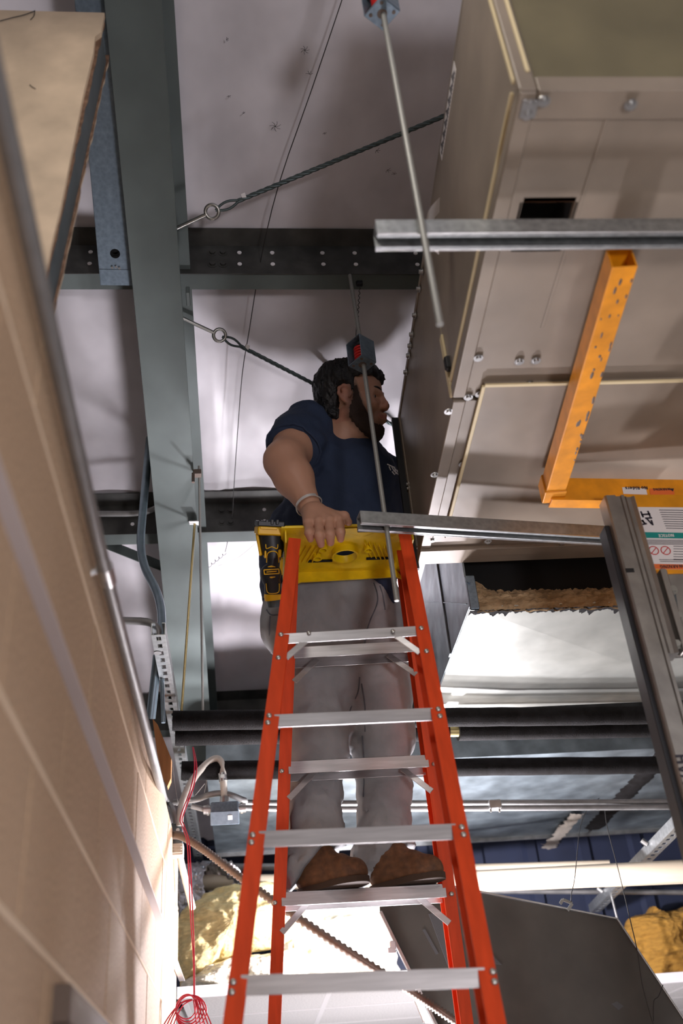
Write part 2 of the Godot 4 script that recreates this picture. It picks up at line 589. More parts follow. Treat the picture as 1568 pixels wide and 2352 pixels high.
func shell() -> void:
	# floor, side walls
	var g := G.new()
	g.box(Transform3D(Basis(), Vector3(1.3, -0.1, -2.5)), Vector3(7.2, 0.2, 14.4), 0.0)
	tag(obj("floor", g, M.floor), "plain concrete floor of the room below", "", "", "structure")
	g = G.new()
	g.box(Transform3D(Basis(), Vector3(4.4, 2.9, -2.5)), Vector3(0.2, 5.8, 14.0), 0.0)
	tag(obj("wall_right", g, M.room_paint), "plain painted wall at the right", "", "", "structure")
	g = G.new()
	g.box(Transform3D(Basis(), Vector3(1.3, 3.0, 4.2)), Vector3(6.4, 6.0, 0.2), 0.0)
	tag(obj("wall_back", g, M.room_paint), "plain painted wall behind the camera", "", "", "structure")
	g = G.new()
	g.box(Transform3D(Basis(), Vector3(-2.0, 2.9, -2.5)), Vector3(0.2, 5.8, 14.0), 0.0)
	tag(obj("wall_outer", g, M.room_paint), "outer wall beyond the low block wall", "", "", "structure")
	g = G.new()
	g.box(Transform3D(Basis(), Vector3(1.3, 1.2, -9.3)), Vector3(6.4, 2.4, 0.2), 0.0)
	tag(obj("wall_far", g, M.room_paint), "plain wall at the far end of the room below the ceiling", "", "", "structure")

	# roof: thin steel outside, white vinyl liner inside with pleats along the fall
	g = G.new()
	var fn := FastNoiseLite.new()
	fn.seed = 3
	fn.frequency = 0.9
	var liner := func(a: float, b: float) -> Vector3:
		var x := -2.1 + 6.6 * a
		var d := -4.4 + 10.6 * b
		var k := fposmod((PUR0 + 0.35 * 0.0 - 2.49) / 0.35 - d, 1.07) / 1.07
		var sag := 0.018 * sin(PI * k)
		var pleat := 0.0
		for q in [[-0.13, 0.012], [-0.08, 0.018], [-0.03, 0.010], [0.62, 0.016], [0.70, 0.010], [1.4, 0.016], [-1.2, 0.016], [2.3, 0.016]]:
			var e: float = (x + 0.02 * fn.get_noise_2d(d * 1.5, q[0] * 9.0) - q[0]) / q[1]
			pleat += q[1] * 0.5 * exp(-e * e) * (0.65 + 0.6 * fn.get_noise_2d(d * 2.0, q[0] * 30.0))
		return Vector3(x, roof_y(d) - sag - pleat + 0.012 * fn.get_noise_2d(x * 3.0, d * 1.2), -d)
	g.grid(300, 190, liner)
	var rf := obj("roof", g, M.vinyl)
	tag(rf, "sloping roof lined with glossy white vinyl insulation facing", "", "", "structure")
	g = G.new()
	var ry := Basis(Vector3.RIGHT, atan(-ROOFS) * -1.0)
	g.box(Transform3D(ry, Vector3(1.2, roof_y(0.9) + 0.16, -0.9)), Vector3(6.8, 0.12, 11.6), 0.0)
	obj("roof_sheet", g, M.purlin, rf)

	# Z purlins across
	var names := ["dark roof purlin nearest the camera, joined to the hanging rod above the man", "dark roof purlin crossing behind the man's shirt and the yellow tool", "dark roof purlin low in shadow just above the black pipes"]
	var ds := [2.33, 3.354, 4.449]
	for k in 3:
		var d: float = ds[k]
		var yb := EYE.y + PUR0 - 0.35 * d
		var t := thing("roof_purlin", names[k], "purlin", Vector3(1.2, yb, -d), "purlins under the roof liner")
		g = G.new()
		var h := 0.15
		g.box(Transform3D(Basis(), Vector3(1.25, yb + h * 0.5, -d)), Vector3(6.3, h, 0.004), 0.001)
		obj("web", g, M.purlin, t)
		g = G.new()
		g.box(Transform3D(ry, Vector3(1.25, yb + 0.0, -d - 0.03)), Vector3(6.3, 0.004, 0.06), 0.001)
		g.box(Transform3D(Basis(), Vector3(1.25, yb + 0.002, -d - 0.062)), Vector3(6.3, 0.016, 0.003), 0.001)
		obj("bottom_flange", g, M.rafter, t)
		g = G.new()
		g.box(Transform3D(ry, Vector3(1.25, yb + h - 0.004, -d + 0.03)), Vector3(6.3, 0.004, 0.062), 0.001)
		obj("top_flange", g, M.purlin, t)
		if k < 2:
			# punched holes: light discs of the liner seen through the web
			var xs := [-0.47, -0.43, 0.02, 0.13, 0.30, 0.41, 0.62] if k == 0 else [-0.42, 0.10, 0.33]
			for x in xs:
				for q in 2:
					g = G.new()
					var p := Vector3(x, yb + 0.045 + 0.055 * q, -d + 0.002)
					g.tube([p, p + Vector3(0, 0, 0.0025)], 0.0075, 10)
					obj("punched_hole", g, M.white, t)
			for x in [-0.005, -0.04, -0.36]:
				for q in 2:
					g = G.new()
					screw(g, Vector3(x - 0.03, yb + 0.045 + 0.055 * q, -d + 0.002), Vector3(0, 0, 1), 0.010, 0.008)
					obj("bolt", g, M.purlin, t)

	# the rafter
	var ra := thing("roof_rafter", "grey-green steel rafter running the length of the roof beside the man", "beam", onslope(420, 1700, 3.14, -0.35))
	var lo := func(px: float, py: float) -> Vector3: return onslope(px, py, 3.14, -0.35)
	var a: Vector3 = lo.call(285, -240)
	var b: Vector3 = lo.call(455, 1790)
	var dirn := (b - a).normalized()
	var up := Vector3.RIGHT.cross(dirn).normalized()
	if up.y < 0: up = -up
	g = G.new()
	g.bar(a, b, 0.15, 0.009, up, 0.001)
	obj("lower_flange", g, M.rafter, ra)
	g = G.new()
	g.bar(a + up * 0.09, b + up * 0.09, 0.007, 0.18, up, 0.001)
	obj("web", g, M.rafter, ra)
	g = G.new()
	g.bar(a + up * 0.18 + Vector3(0.012, 0, 0), b + up * 0.18 + Vector3(0.012, 0, 0), 0.174, 0.009, up, 0.001)
	obj("upper_flange", g, M.rafter, ra)
	g = G.new()
	var c0: Vector3 = lo.call(424, 690)
	g.bar(c0 + up * 0.03 + Vector3(0.01, 0, 0.03), c0 + up * 0.03 + Vector3(0.01, 0, -0.03), 0.012, 0.03, up, 0.002)
	obj("clip", g, M.rafter, ra)

	# galvanised channel beside the rafter
	var t2 := thing("galvanised_channel", "blue-grey galvanised steel channel with a round hole, left of the rafter", "channel", lo.call(270, 655))
	var e0: Vector3 = onslope(270, 655, 3.18, -0.35)
	var e1: Vector3 = onslope(205, -160, 3.18, -0.35)
	g = G.new()
	var dd := (e1 - e0).normalized()
	var xx := Vector3.UP.cross(dd).normalized()
	var nn := dd.cross(xx)
	if nn.y > 0: nn = -nn
	# face plate with a hole: ring of quads round it
	var L := (e1 - e0).length()
	var w := 0.052
	var hc := Vector2(0.0, 0.105)
	var hr := 0.0155
	var ring := 24
	var rect := func(ang: float) -> Vector2:
		var c := Vector2(cos(ang), sin(ang))
		var m := maxf(absf(c.x), absf(c.y))
		return hc + c / m * w
	for s in ring:
		var a0 := TAU * s / ring
		var a1 := TAU * (s + 1) / ring
		var pts := []
		for q in [rect.call(a0), rect.call(a1), hc + Vector2(cos(a1), sin(a1)) * hr, hc + Vector2(cos(a0), sin(a0)) * hr]:
			pts.append(e0 + xx * q.x + dd * q.y)
		g.quad(pts[0], pts[1], pts[2], pts[3])
	var slab := func(y0: float, y1: float) -> void:
		g.bar(e0 + dd * y0, e0 + dd * y1, w * 2.0, 0.003, nn, 0.0005)
	slab.call(0.0, hc.y - w)
	slab.call(hc.y + w, L)
	obj("face_plate", g, M.galv_blue, t2)
	g = G.new()
	for sx in [-1, 1]:
		g.bar(e0 + xx * w * sx - nn * 0.018, e1 + xx * w * sx - nn * 0.018, 0.003, 0.036, nn, 0.0005)
	obj("side_lip", g, M.galv_blue, t2)
	g = G.new()
	for q in [[-0.012, 0.06], [0.01, 0.058], [0.0, 0.062]]:
		var p: Vector3 = e0 + xx * float(q[0]) + dd * float(q[1])
		g.tube([p, p + nn * 0.003], 0.004, 8)
	obj("screw_head", g, M.zinc, t2)

	# partition end: drywall, steel stud, drywall
	var pz := 1.43
	var tl := onz(240, 30, pz)
	var pt := thing("wall_partition", "end of a tan drywall partition with its steel stud showing", "", onz(120, 700, pz))
	pt.set_meta("kind", "structure")
	var edge := [onz(240, 29, pz), onz(232, 74, pz), onz(218, 84, pz), onz(214, 120, pz), onz(190, 220, pz), onz(160, 370, pz), onz(140, 470, pz), onz(118, 560, pz), onz(98, 655, pz), onz(60, 880, pz)]
	var poly := PackedVector2Array()
	poly.append(Vector2(-1.9, tl.y - 0.004))
	for p in edge: poly.append(Vector2(p.x, p.y))
	poly.append(Vector2(-1.9, 2.3))
	g = G.new()
	g.prism(poly, Transform3D(Basis(), Vector3(0, 0, -pz - 0.013)), 0.013)
	obj("front_board", g, M.drywall, pt)
	g = G.new()
	var ep := PackedVector2Array()
	var fr := FastNoiseLite.new()
	fr.frequency = 14.0
	for k in 60:
		var y := lerpf(2.86, tl.y - 0.02, k / 59.0)
		var x := lerpf(edge[8].x, edge[0].x, (y - edge[8].y) / (edge[0].y - edge[8].y))
		ep.append(Vector2(x + 0.004 * fr.get_noise_1d(y) + 0.002, y))
	ep.append(Vector2(-0.6, tl.y - 0.02))
	ep.append(Vector2(-0.6, 2.86))
	g.prism(ep, Transform3D(Basis(), Vector3(0, 0, -pz - 0.015)), 0.0018)
	var ep2 := ep.duplicate()
	g.prism(ep2, Transform3D(Basis(), Vector3(0, 0, -pz - 0.104)), 0.004)
	obj("torn_paper", g, M.paper_edge, pt)
	g = G.new()
	var s0 := Vector3(edge[8].x - 0.02, 2.3, -pz - 0.057)
	var s1 := Vector3(edge[0].x - 0.02, tl.y - 0.05, -pz - 0.057)
	s0.x = lerpf(edge[8].x, edge[0].x, (2.3 - edge[8].y) / (edge[0].y - edge[8].y)) - 0.02
	g.bar(s0, s1, 0.086, 0.03, Vector3.RIGHT, 0.001)
	obj("steel_stud", g, M.stud, pt)
	g = G.new()
	var ep3 := PackedVector2Array()
	for p in ep: ep3.append(Vector2(p.x - 0.003 if p.x > -0.55 else p.x, p.y))
	g.prism(ep3, Transform3D(Basis(), Vector3(0, 0, -pz - 0.118)), 0.014)
	obj("rear_board", g, M.drywall, pt)
	g = G.new()
	g.tube(arc([onz(0, 48, pz - 0.004), onz(30, 40, pz - 0.004), onz(55, 34, pz - 0.004), onz(80, 25, pz - 0.004)]), 0.0012, 5)
	g.tube(arc([onz(80, 24, pz - 0.004), onz(78, 36, pz - 0.004), onz(70, 45, pz - 0.004)]), 0.001, 5)
	g.tube(arc([onz(68, 194, pz - 0.002), onz(74, 199, pz - 0.002), onz(82, 204, pz - 0.002)]), 0.0008, 5)
	var dw := obj("dust_thread", g, M.dark_wire, pt)
	dw.set_meta("kind", "stuff")

func block_wall() -> void:
	var wx := -0.27
	var top := EYE.y + 1.075
	var g := G.new()
	g.box(Transform3D(Basis(), Vector3(wx - 0.105, (EYE.y - 0.15) * 0.5, -0.4)), Vector3(0.19, EYE.y - 0.15, 7.4), 0.0)
	g.box(Transform3D(Basis(), Vector3(wx - 0.0975, EYE.y - 0.15 + 0.61, -0.4)), Vector3(0.19, 1.2, 7.38), 0.0)
	var wl := obj("wall_left", g, M.mortar)
	tag(wl, "tan painted concrete block wall close on the left", "", "", "structure")
	var bh := 0.203
	var bl := 0.406
	var vars := []
	for k in 3:
		g = G.new()
		g.box(Transform3D(), Vector3(0.03, bh - 0.008, bl - 0.006), 0.002)
		vars.append(g.mesh())
	var cols := [M.block, mat("block_warm", rgb(194, 164, 132), 0.72, 0.0, {"tex": "speck", "nrm": "n_fine", "ns": 0.3, "s": 1.7}), mat("block_pale", rgb(198, 168, 136), 0.72, 0.0, {"tex": "speck", "nrm": "n_fine", "ns": 0.3, "s": 2.3})]
	var off := origin_of(wl)
	for r in 6:
		var y := top - bh * (r + 0.5)
		for k in 10:
			var d := 0.1 + bl * (k + (0.5 if r % 2 else 0.0)) - 0.06
			if d > 4.05: continue
			put("block", vars[k % 3], cols[(k * 7 + r * 3) % 3], wl, Vector3(wx - 0.0125 + 0.0006 * sin(k * 3.1 + r * 1.7), y, -d) - off)
	for r in 6:
		g = G.new()
		g.box(Transform3D(Basis(), Vector3(wx + 0.0015, top - bh * (r + 1), -0.6)), Vector3(0.004, 0.009, 6.9), 0.0015)
		obj("mortar_bed", g, M.mortar, wl)
	g = G.new()
	g.box(Transform3D(Basis(), Vector3(wx - 0.02, top + 0.002, -0.6)), Vector3(0.04, 0.006, 6.9), 0.001)
	obj("mortar_cap", g, M.mortar, wl)

	# ceiling wall angle left from the old ceiling
	g = G.new()
	var h := EYE.y + 0.655
	g.box(Transform3D(Basis(), Vector3(wx + 0.003, h, -2.0)), Vector3(0.003, 0.028, 4.4), 0.0005)
	g.box(Transform3D(Basis(), Vector3(wx + 0.012, h - 0.014, -2.0)), Vector3(0.022, 0.0025, 4.4), 0.0005)
	tag(obj("wall_angle", g, M.strip_grey), "grey metal ceiling angle running along the block wall", "angle trim")

	# door frame low in the corner
	var p0 := onx(118, 2275, wx)
	var dr := thing("door_1", "dark brown steel door frame low in the block wall", "", Vector3(wx, 0, p0.z - 0.5))
	dr.set_meta("kind", "structure")
	g = G.new()
	g.box(Transform3D(Basis(), Vector3(wx + 0.012, EYE.y + 0.215, p0.z - 0.5)), Vector3(0.03, 0.05, 1.0), 0.003)
	g.box(Transform3D(Basis(), Vector3(wx + 0.012, 1.0, p0.z - 0.025)), Vector3(0.03, 1.98, 0.05), 0.003)
	obj("door_frame", g, M.door_steel, dr)
	g = G.new()
	g.box(Transform3D(Basis(), Vector3(wx + 0.004, 1.0, p0.z - 0.52)), Vector3(0.012, 1.97, 0.93), 0.002)
	obj("door_leaf", g, M.blue_paint, dr)

func ceiling_grid() -> void:
	# the drop ceiling that is left: tiles and tees, near edge about 4.55 m ahead
	var h := EYE.y + 0.63
	var d0 := 4.55
	var g := G.new()
	g.box(Transform3D(Basis(), Vector3(1.5, h + 0.04, -7.2)), Vector3(4.6, 0.01, 4.0), 0.0)
	var c := obj("ceiling", g, M.tile)
	tag(c, "white drop ceiling of square tiles beyond the ladder", "", "", "structure")
	var off := origin_of(c)
	g = G.new()
	g.box(Transform3D(), Vector3(0.59, 0.016, 0.59), 0.002)
	var tm := g.mesh()
	for r in 5:
		for k in 7:
			if r == 0 and k > 1: continue
			put("tile", tm, M.tile, c, Vector3(0.03 + 0.61 * k, h + 0.006, -d0 - 0.31 - 0.61 * r) - off)
	for k in 8:
		g = G.new()
		var cut := 0.0 if k < 3 else 0.61
		g.box(Transform3D(Basis(), Vector3(-0.275 + 0.61 * k, h + 0.0, -d0 - 1.6 - cut * 0.5)), Vector3(0.024, 0.006, 3.2 - cut), 0.001)
		g.box(Transform3D(Basis(), Vector3(-0.275 + 0.61 * k, h + 0.018, -d0 - 1.6 - cut * 0.5)), Vector3(0.003, 0.03, 3.2 - cut), 0.0005)
		obj("tee", g, M.white, c)
	for r in 6:
		g = G.new()
		var tw := 1.22 if r == 0 else 4.4
		g.box(Transform3D(Basis(), Vector3(-0.3 + tw * 0.5, h - 0.001, -d0 - 0.61 * r)), Vector3(tw, 0.006, 0.024), 0.001)
		g.box(Transform3D(Basis(), Vector3(-0.3 + tw * 0.5, h + 0.02, -d0 - 0.61 * r)), Vector3(tw, 0.045, 0.003), 0.0005)
		obj("tee", g, M.white, c)
	# black-framed return grille
	var t := thing("return_grille", "dark return grille in a pale frame behind the ladder's lowest rung", "grille", onz(1000, 2330, 4.3))
	var q := [onz(955, 2298, 4.3), onz(975, 2347, 4.25), onz(1060, 2352, 4.25), onz(1040, 2300, 4.3)]
	g = G.new()
	for k in 4: g.bar(q[k], q[(k + 1) % 4], 0.012, 0.012, Vector3.UP, 0.002)
	obj("frame", g, M.strip_grey, t)
	g = G.new()
	g.quad(q[0] + Vector3(0, 0.008, 0), q[1] + Vector3(0, 0.008, 0), q[2] + Vector3(0, 0.008, 0), q[3] + Vector3(0, 0.008, 0))
	for k in 5:
		g.bar(q[0].lerp(q[1], (k + 1) / 6.0), q[3].lerp(q[2], (k + 1) / 6.0), 0.003, 0.006, Vector3.UP, 0.0005)
	obj("louvre", g, M.black, t)
	# dark navy ribbed surface far behind, above the ceiling
	g = G.new()
	var ribs := PackedVector2Array()
	var x := -2.0
	while x < 4.4:
		ribs.append_array(PackedVector2Array([Vector2(x, 0), Vector2(x + 0.2, 0), Vector2(x + 0.22, 0.03), Vector2(x + 0.27, 0.03), Vector2(x + 0.29, 0)]))
		x += 0.3
	ribs.append_array(PackedVector2Array([Vector2(4.45, 0), Vector2(4.45, -0.04), Vector2(-2.0, -0.04)]))
	g.prism(ribs, Transform3D(Basis(Vector3(1, 0, 0), Vector3(0, 0, 1), Vector3(0, -1, 0)), Vector3(0, EYE.y + 1.62, -5.5)), 0.95)
	tag(obj("wall_plenum", g, M.navy), "dark navy ribbed surface closing the view far above the ceiling", "", "", "structure")

func lamps() -> void:
	# lamps out of view, each placed to light one part of the scene
	unseen_flood_lamp(Vector3(0.40, 1.76, -3.74))
	unseen_lamp("unseen lamp behind the grey sheet panel, placed to light the wool", onz(1004, 2165, 4.15), 4.2, 0.05)
	unseen_lamp("unseen globe lamp below the view, placed to light the white ceiling tiles", Vector3(0.9, 1.15, -5.0), 2.2, 0.2)
	unseen_lamp("unseen globe lamp behind the camera, placed to light the ladder and left wall", Vector3(1.2, 1.3, 1.5), front_energy, 0.22)
	strips()

func unseen_flood_lamp(p: Vector3) -> void:
	# an unseen round lamp below the view, tilted back to light the roof
	var t := thing("unseen_flood_lamp", "unseen round flood lamp below the view, placed to light the roof", "lamp", Vector3(p.x, 0, p.z))
	var b := Basis(Vector3.RIGHT, 0.30)
	var g := G.new()
	g.lathe([Vector2(0.0, -0.16), Vector2(0.12, -0.15), Vector2(0.20, -0.06), Vector2(0.235, 0.03), Vector2(0.228, 0.03), Vector2(0.20, -0.03)], Transform3D(b, p), 28)
	obj("housing", g, M.tool_black, t)
	g = G.new()
	g.tube([p - b.y * 0.03, p - b.y * 0.015], 0.205, 28)
	obj("lamp_face", g, M.bulb, t)
	g = G.new()
	g.tube([p - b.y * 0.14, Vector3(p.x, 0.3, p.z)], 0.016, 10)
	obj("pole", g, M.black, t)
	for k in 3:
		g = G.new()
		g.tube([Vector3(p.x, 0.4, p.z), Vector3(p.x + 0.35 * cos(k * 2.1 + 0.5), 0.01, p.z + 0.35 * sin(k * 2.1 + 0.5))], 0.010, 8)
		obj("leg", g, M.black, t)
	var l := SpotLight3D.new()
	l.name = "unseen_flood_light"
	l.transform = Transform3D(Basis(b.x, -b.z, b.y) * Basis(Vector3.RIGHT, 0.0), p + b.y * 0.02 - origin_of(t))
	l.light_energy = lamp_energy
	l.light_color = lamp_color
	l.light_size = 0.2
	l.spot_angle = 62.0
	l.spot_angle_attenuation = 1.0
	l.spot_range = 20.0
	l.spot_attenuation = 2.0
	l.shadow_enabled = true
	t.add_child(l)
	# a SpotLight3D shines along its own -z
	l.look_at_from_position(p + b.y * 0.02, p + b.y * 2.0, Vector3.RIGHT)

func unseen_lamp(label: String, p: Vector3, energy: float, r: float) -> void:  # a lamp out of view, placed for what it lights
	var t := thing("unseen_lamp", label, "lamp", Vector3(p.x, 0, p.z))
	var g := G.new()
	g.blob(Transform3D(Basis(), p), Vector3(r, r * 1.05, r), 24)
	obj("bulb", g, M.bulb, t)
	g = G.new()
	g.tube([p + Vector3(0, -r, 0), p + Vector3(0, -r - 0.08, 0)], 0.022, 12)
	obj("socket", g, M.black, t)
	g = G.new()
	g.tube([p + Vector3(0, -r - 0.07, 0), Vector3(p.x, 0.3, p.z)], 0.012, 10)
	obj("pole", g, M.black, t)
	for k in 3:
		g = G.new()
		g.tube([Vector3(p.x, 0.4, p.z), Vector3(p.x + 0.35 * cos(k * 2.1), 0.01, p.z + 0.35 * sin(k * 2.1))], 0.010, 8)
		obj("leg", g, M.black, t)
	var l := OmniLight3D.new()
	l.name = "unseen_lamp_light"
	l.position = p - origin_of(t)
	l.light_energy = energy
	l.light_color = lamp_color
	l.light_size = r
	l.omni_range = 20.0
	l.omni_attenuation = 2.0
	l.shadow_enabled = true
	t.add_child(l)

func strips() -> void:
	# strip lights out of view: one above for the left walls, one added as fill
	var g: G
	var k := 0
	for q in [[Vector3(-0.02, 4.3, -0.58), "unseen strip light above the view, placed to light the partition and wall"], [Vector3(2.2, 3.9, 1.6), "added fill strip light out of view behind the camera on the right"]]:
		var c: Vector3 = q[0]
		var s := thing("unseen_strip_light", q[1], "lamp", c)
		g = G.new()
		g.box(Transform3D(Basis(), c + Vector3(0, 0.04, 0)), Vector3(0.2, 0.07, 0.7), 0.006)
		obj("housing", g, M.white, s)
		g = G.new()
		g.box(Transform3D(Basis(), c), Vector3(0.16, 0.012, 0.62), 0.003)
		obj("diffuser", g, M.diffuser, s)
		g = G.new()
		for e in [-0.3, 0.3]:
			g.tube([c + Vector3(0, 0.07, e), Vector3(c.x, roof_y(-c.z - e) - 0.0, c.z + e)], 0.003, 6)
		obj("hanger", g, M.rod, s)
		var al := AreaLight3D.new()
		al.name = "unseen_strip_area"
		al.area_size = Vector2(0.16, 0.6)
		al.area_normalize_energy = true
		al.light_energy = strip_energy
		al.light_color = strip_color
		al.area_range = 20.0
		al.shadow_enabled = true
		al.transform = Transform3D(Basis(Vector3.RIGHT, -PI / 2), Vector3(0, -0.012, 0))
		s.add_child(al)
		k += 1

# ---------------------------------------------------------------- air handler
var UA: Vector3
var UU: Vector3
var UW: Vector3
const UH := 0.575

func up3(u: float, y: float, w: float) -> Vector3:
	return UA + UU * u + UW * w + Vector3.UP * y

func ubox(g: G, u0: float, u1: float, y0: float, y1: float, w0: float, w1: float, bev := 0.002) -> void:
	g.box(Transform3D(Basis(UU, Vector3.UP, -UW), up3((u0 + u1) * 0.5, (y0 + y1) * 0.5, (w0 + w1) * 0.5)), Vector3(absf(u1 - u0), absf(y1 - y0), absf(w1 - w0)), bev)

func to_unit(p: Vector3) -> Vector2:
	var q := p - UA
	return Vector2(q.dot(UU), q.dot(UW))

func air_handler() -> void:
	UA = ony(1197, 208, 1.59)
	var b := ony(957, 1290, 1.59)
	UW = (b - UA)
	var L := UW.length()
	UW = UW.normalized()
	UU = UW.cross(Vector3.UP).normalized()
	var wid := 1.5
	var seam := to_unit(ony(1038, 915, 1.59)).y
	var t := thing("air_handler", "large beige sheet-metal air handler hung from rods at the upper right", "air handler", UA)
	var g := G.new()
	# walls of the cabinet as panels (hollow: the square knock-out shows the dark inside)
	ubox(g, 0.0, 0.02, 0.02, UH, 0.02, seam - 0.004)
	obj("side_panel", g, M.unit, t)
	g = G.new()
	ubox(g, 0.004, 0.024, 0.02, UH, seam + 0.004, L - 0.02)
	obj("side_panel", g, M.unit, t)
	g = G.new()
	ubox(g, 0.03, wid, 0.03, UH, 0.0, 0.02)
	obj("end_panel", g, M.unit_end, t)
	g = G.new()
	ubox(g, 0.0, wid, UH - 0.01, UH + 0.01, 0.0, L)
	obj("top_panel", g, M.unit, t)
	g = G.new()
	ubox(g, wid - 0.02, wid, 0.0, UH, 0.0, L)
	ubox(g, 0.0, wid, 0.04, UH, L - 0.03, L - 0.01)
	obj("rear_panel", g, M.unit, t)
	# underside with the square hole
	var h0 := to_unit(ony(1200, 464, 1.59))
	var h1 := to_unit(ony(1311, 574, 1.59))
	h1.x = to_unit(ony(1321, 466, 1.59)).x
	var hw0 := h0.y
	var hw1 := to_unit(ony(1190, 574, 1.59)).y
	g = G.new()
	ubox(g, 0.03, wid, 0.0, 0.012, 0.055, hw0, 0.0)
	ubox(g, 0.03, h0.x, 0.0, 0.012, hw0, hw1, 0.0)
	ubox(g, h1.x, wid, 0.0, 0.012, hw0, hw1, 0.0)
	ubox(g, 0.03, wid, 0.0, 0.012, hw1, seam - 0.01, 0.0)
	obj("underside_panel", g, M.unit, t)
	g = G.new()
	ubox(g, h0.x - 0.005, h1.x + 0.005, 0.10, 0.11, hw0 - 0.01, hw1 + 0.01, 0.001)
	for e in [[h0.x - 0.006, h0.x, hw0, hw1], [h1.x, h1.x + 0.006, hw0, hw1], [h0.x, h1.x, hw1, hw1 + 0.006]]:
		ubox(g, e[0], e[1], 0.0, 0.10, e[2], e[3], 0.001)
	obj("knockout_dark_box", g, M.hollow, t)  # black box painted for the unlit inside of the cabinet
	g = G.new()
	ubox(g, h0.x, h1.x, 0.0, 0.03, hw0 - 0.012, hw0 + 0.001, 0.001)
	obj("knockout_edge", g, M.wood, t)
	g = G.new()
	ubox(g, 0.03, wid, 0.0, 0.012, seam + 0.01, L - 0.085, 0.001)
	obj("underside_panel", g, M.unit, t)
	# corner posts and rails
	g = G.new()
	ubox(g, -0.004, 0.03, -0.006, 0.03, 0.0, seam - 0.006, 0.004)
	obj("bottom_rail", g, M.unit, t)
	g = G.new()
	ubox(g, 0.0, 0.034, -0.006, 0.03, seam + 0.006, L - 0.004, 0.004)
	obj("bottom_rail", g, M.unit, t)
	g = G.new()
	ubox(g, -0.004, 0.03, 0.0, UH, -0.004, 0.03, 0.004)
	obj("corner_post", g, M.unit, t)
	g = G.new()
	ubox(g, 0.03, wid, -0.008, 0.036, -0.006, 0.055, 0.003)
	obj("end_rail", g, M.unit, t)
	g = G.new()
	ubox(g, 0.0, wid, -0.012, 0.03, L - 0.085, L, 0.003)
	ubox(g, 0.0, wid, -0.016, -0.012, L - 0.088, L - 0.045, 0.001)
	obj("end_rail", g, M.unit, t)
	# pale gasket strips
	g = G.new()
	ubox(g, -0.008, 0.006, 0.034, 0.043, 0.03, seam - 0.02, 0.002)
	obj("gasket_strip", g, M.gasket, t)
	g = G.new()
	ubox(g, 0.016, 0.024, 0.05, UH, -0.008, 0.004, 0.002)
	ubox(g, -0.008, -0.002, 0.04, UH, 0.006, 0.016, 0.002)
	obj("gasket_strip", g, M.gasket, t)
	g = G.new()
	ubox(g, -0.006, 0.008, 0.01, 0.21, seam - 0.012, seam + 0.012, 0.002)
	obj("gasket_strip", g, M.gasket, t)
	g = G.new()
	ubox(g, -0.003, 0.006, 0.21, UH, seam - 0.004, seam + 0.004, 0.001)
	obj("seam_strip", g, M.unit, t)
	# access panel, proud of the far underside, with a gasket along its near edge
	var a0 := to_unit(ony(1112, 888, 1.575))
	g = G.new()
	ubox(g, a0.x, wid - 0.1, -0.012, 0.004, a0.y, L - 0.15, 0.004)
	obj("access_panel", g, M.unit, t)
	g = G.new()
	ubox(g, a0.x, wid - 0.1, -0.016, -0.010, a0.y - 0.008, a0.y + 0.004, 0.002)
	ubox(g, a0.x - 0.006, a0.x + 0.004, -0.016, -0.008, a0.y, L - 0.17, 0.002)
	obj("panel_gasket", g, M.gasket, t)
	g = G.new()
	var q0 := to_unit(ony(1395, 265, 1.59))
	var q1 := to_unit(ony(1244, 752, 1.59))
	g.bar(up3(q0.x, -0.001, q0.y), up3(q1.x, -0.001, q1.y), 0.008, 0.003, Vector3.UP, 0.001)
	obj("seam_strip", g, M.unit, t)
	# screws
	var sg := Vector3.DOWN
	var spots := []
	for px in [[1192, 830], [1098, 822], [1230, 828], [1075, 912], [1101, 905], [1215, 881], [1062, 1066], [998, 1090], [1030, 945]]:
		spots.append(ony(px[0], px[1], 1.586))
	for px in [[1248, 232], [1448, 240], [992, 1240], [1120, 1243], [1290, 1246]]:
		spots.append(ony(px[0], px[1], 1.574))
	for p in spots:
		g = G.new()
		screw(g, p, sg, 0.007, 0.006)
		obj("screw", g, M.zinc, t)
	for px in [[958, 655], [950, 690], [941, 762], [932, 800], [929, 838], [926, 868], [921, 921]]:
		var p := onx(px[0], px[1], UA.x + UU.x * 0.0)
		var w := to_unit(p).y
		g = G.new()
		screw(g, up3(0.0, UH - 0.02, minf(w, L - 0.02)), -UU, 0.007, 0.01)
		obj("screw", g, M.zinc, t)
	for e in [0.10, UH * 0.5, 0.27]:
		g = G.new()
		screw(g, up3(0.004, e, L - 0.02), -UU, 0.007, 0.008)
		obj("screw", g, M.zinc, t)
	# corner bracket at the near bottom corner
	g = G.new()
	ubox(g, 0.004, 0.034, -0.010, -0.006, 0.012, 0.05, 0.001)
	screw(g, up3(0.018, -0.01, 0.02), sg, 0.006, 0.004)
	screw(g, up3(0.018, -0.01, 0.043), sg, 0.006, 0.004)
	obj("corner_bracket", g, M.zinc, t)
	# black flange at the far end
	g = G.new()
	ubox(g, -0.022, 0.004, -0.03, UH + 0.005, L - 0.012, L + 0.006, 0.002)
	obj("end_flange", g, M.black, t)
	# black grommet
	g = G.new()
	var gp := onx(1043, 835, UA.x + 0.03)
	var gw := to_unit(gp).y
	ubox(g, -0.014, 0.01, gp.y - UA.y - 0.022, gp.y - UA.y + 0.022, gw - 0.012, gw + 0.012, 0.006)
	obj("grommet", g, M.black, t)
	# printed strip near the top
	g = G.new()
	ubox(g, -0.001, 0.002, UH - 0.045, UH - 0.008, 0.30, 0.55, 0.0005)
	var lb := obj("printed_label", g, M.paper, t)
	g = G.new()
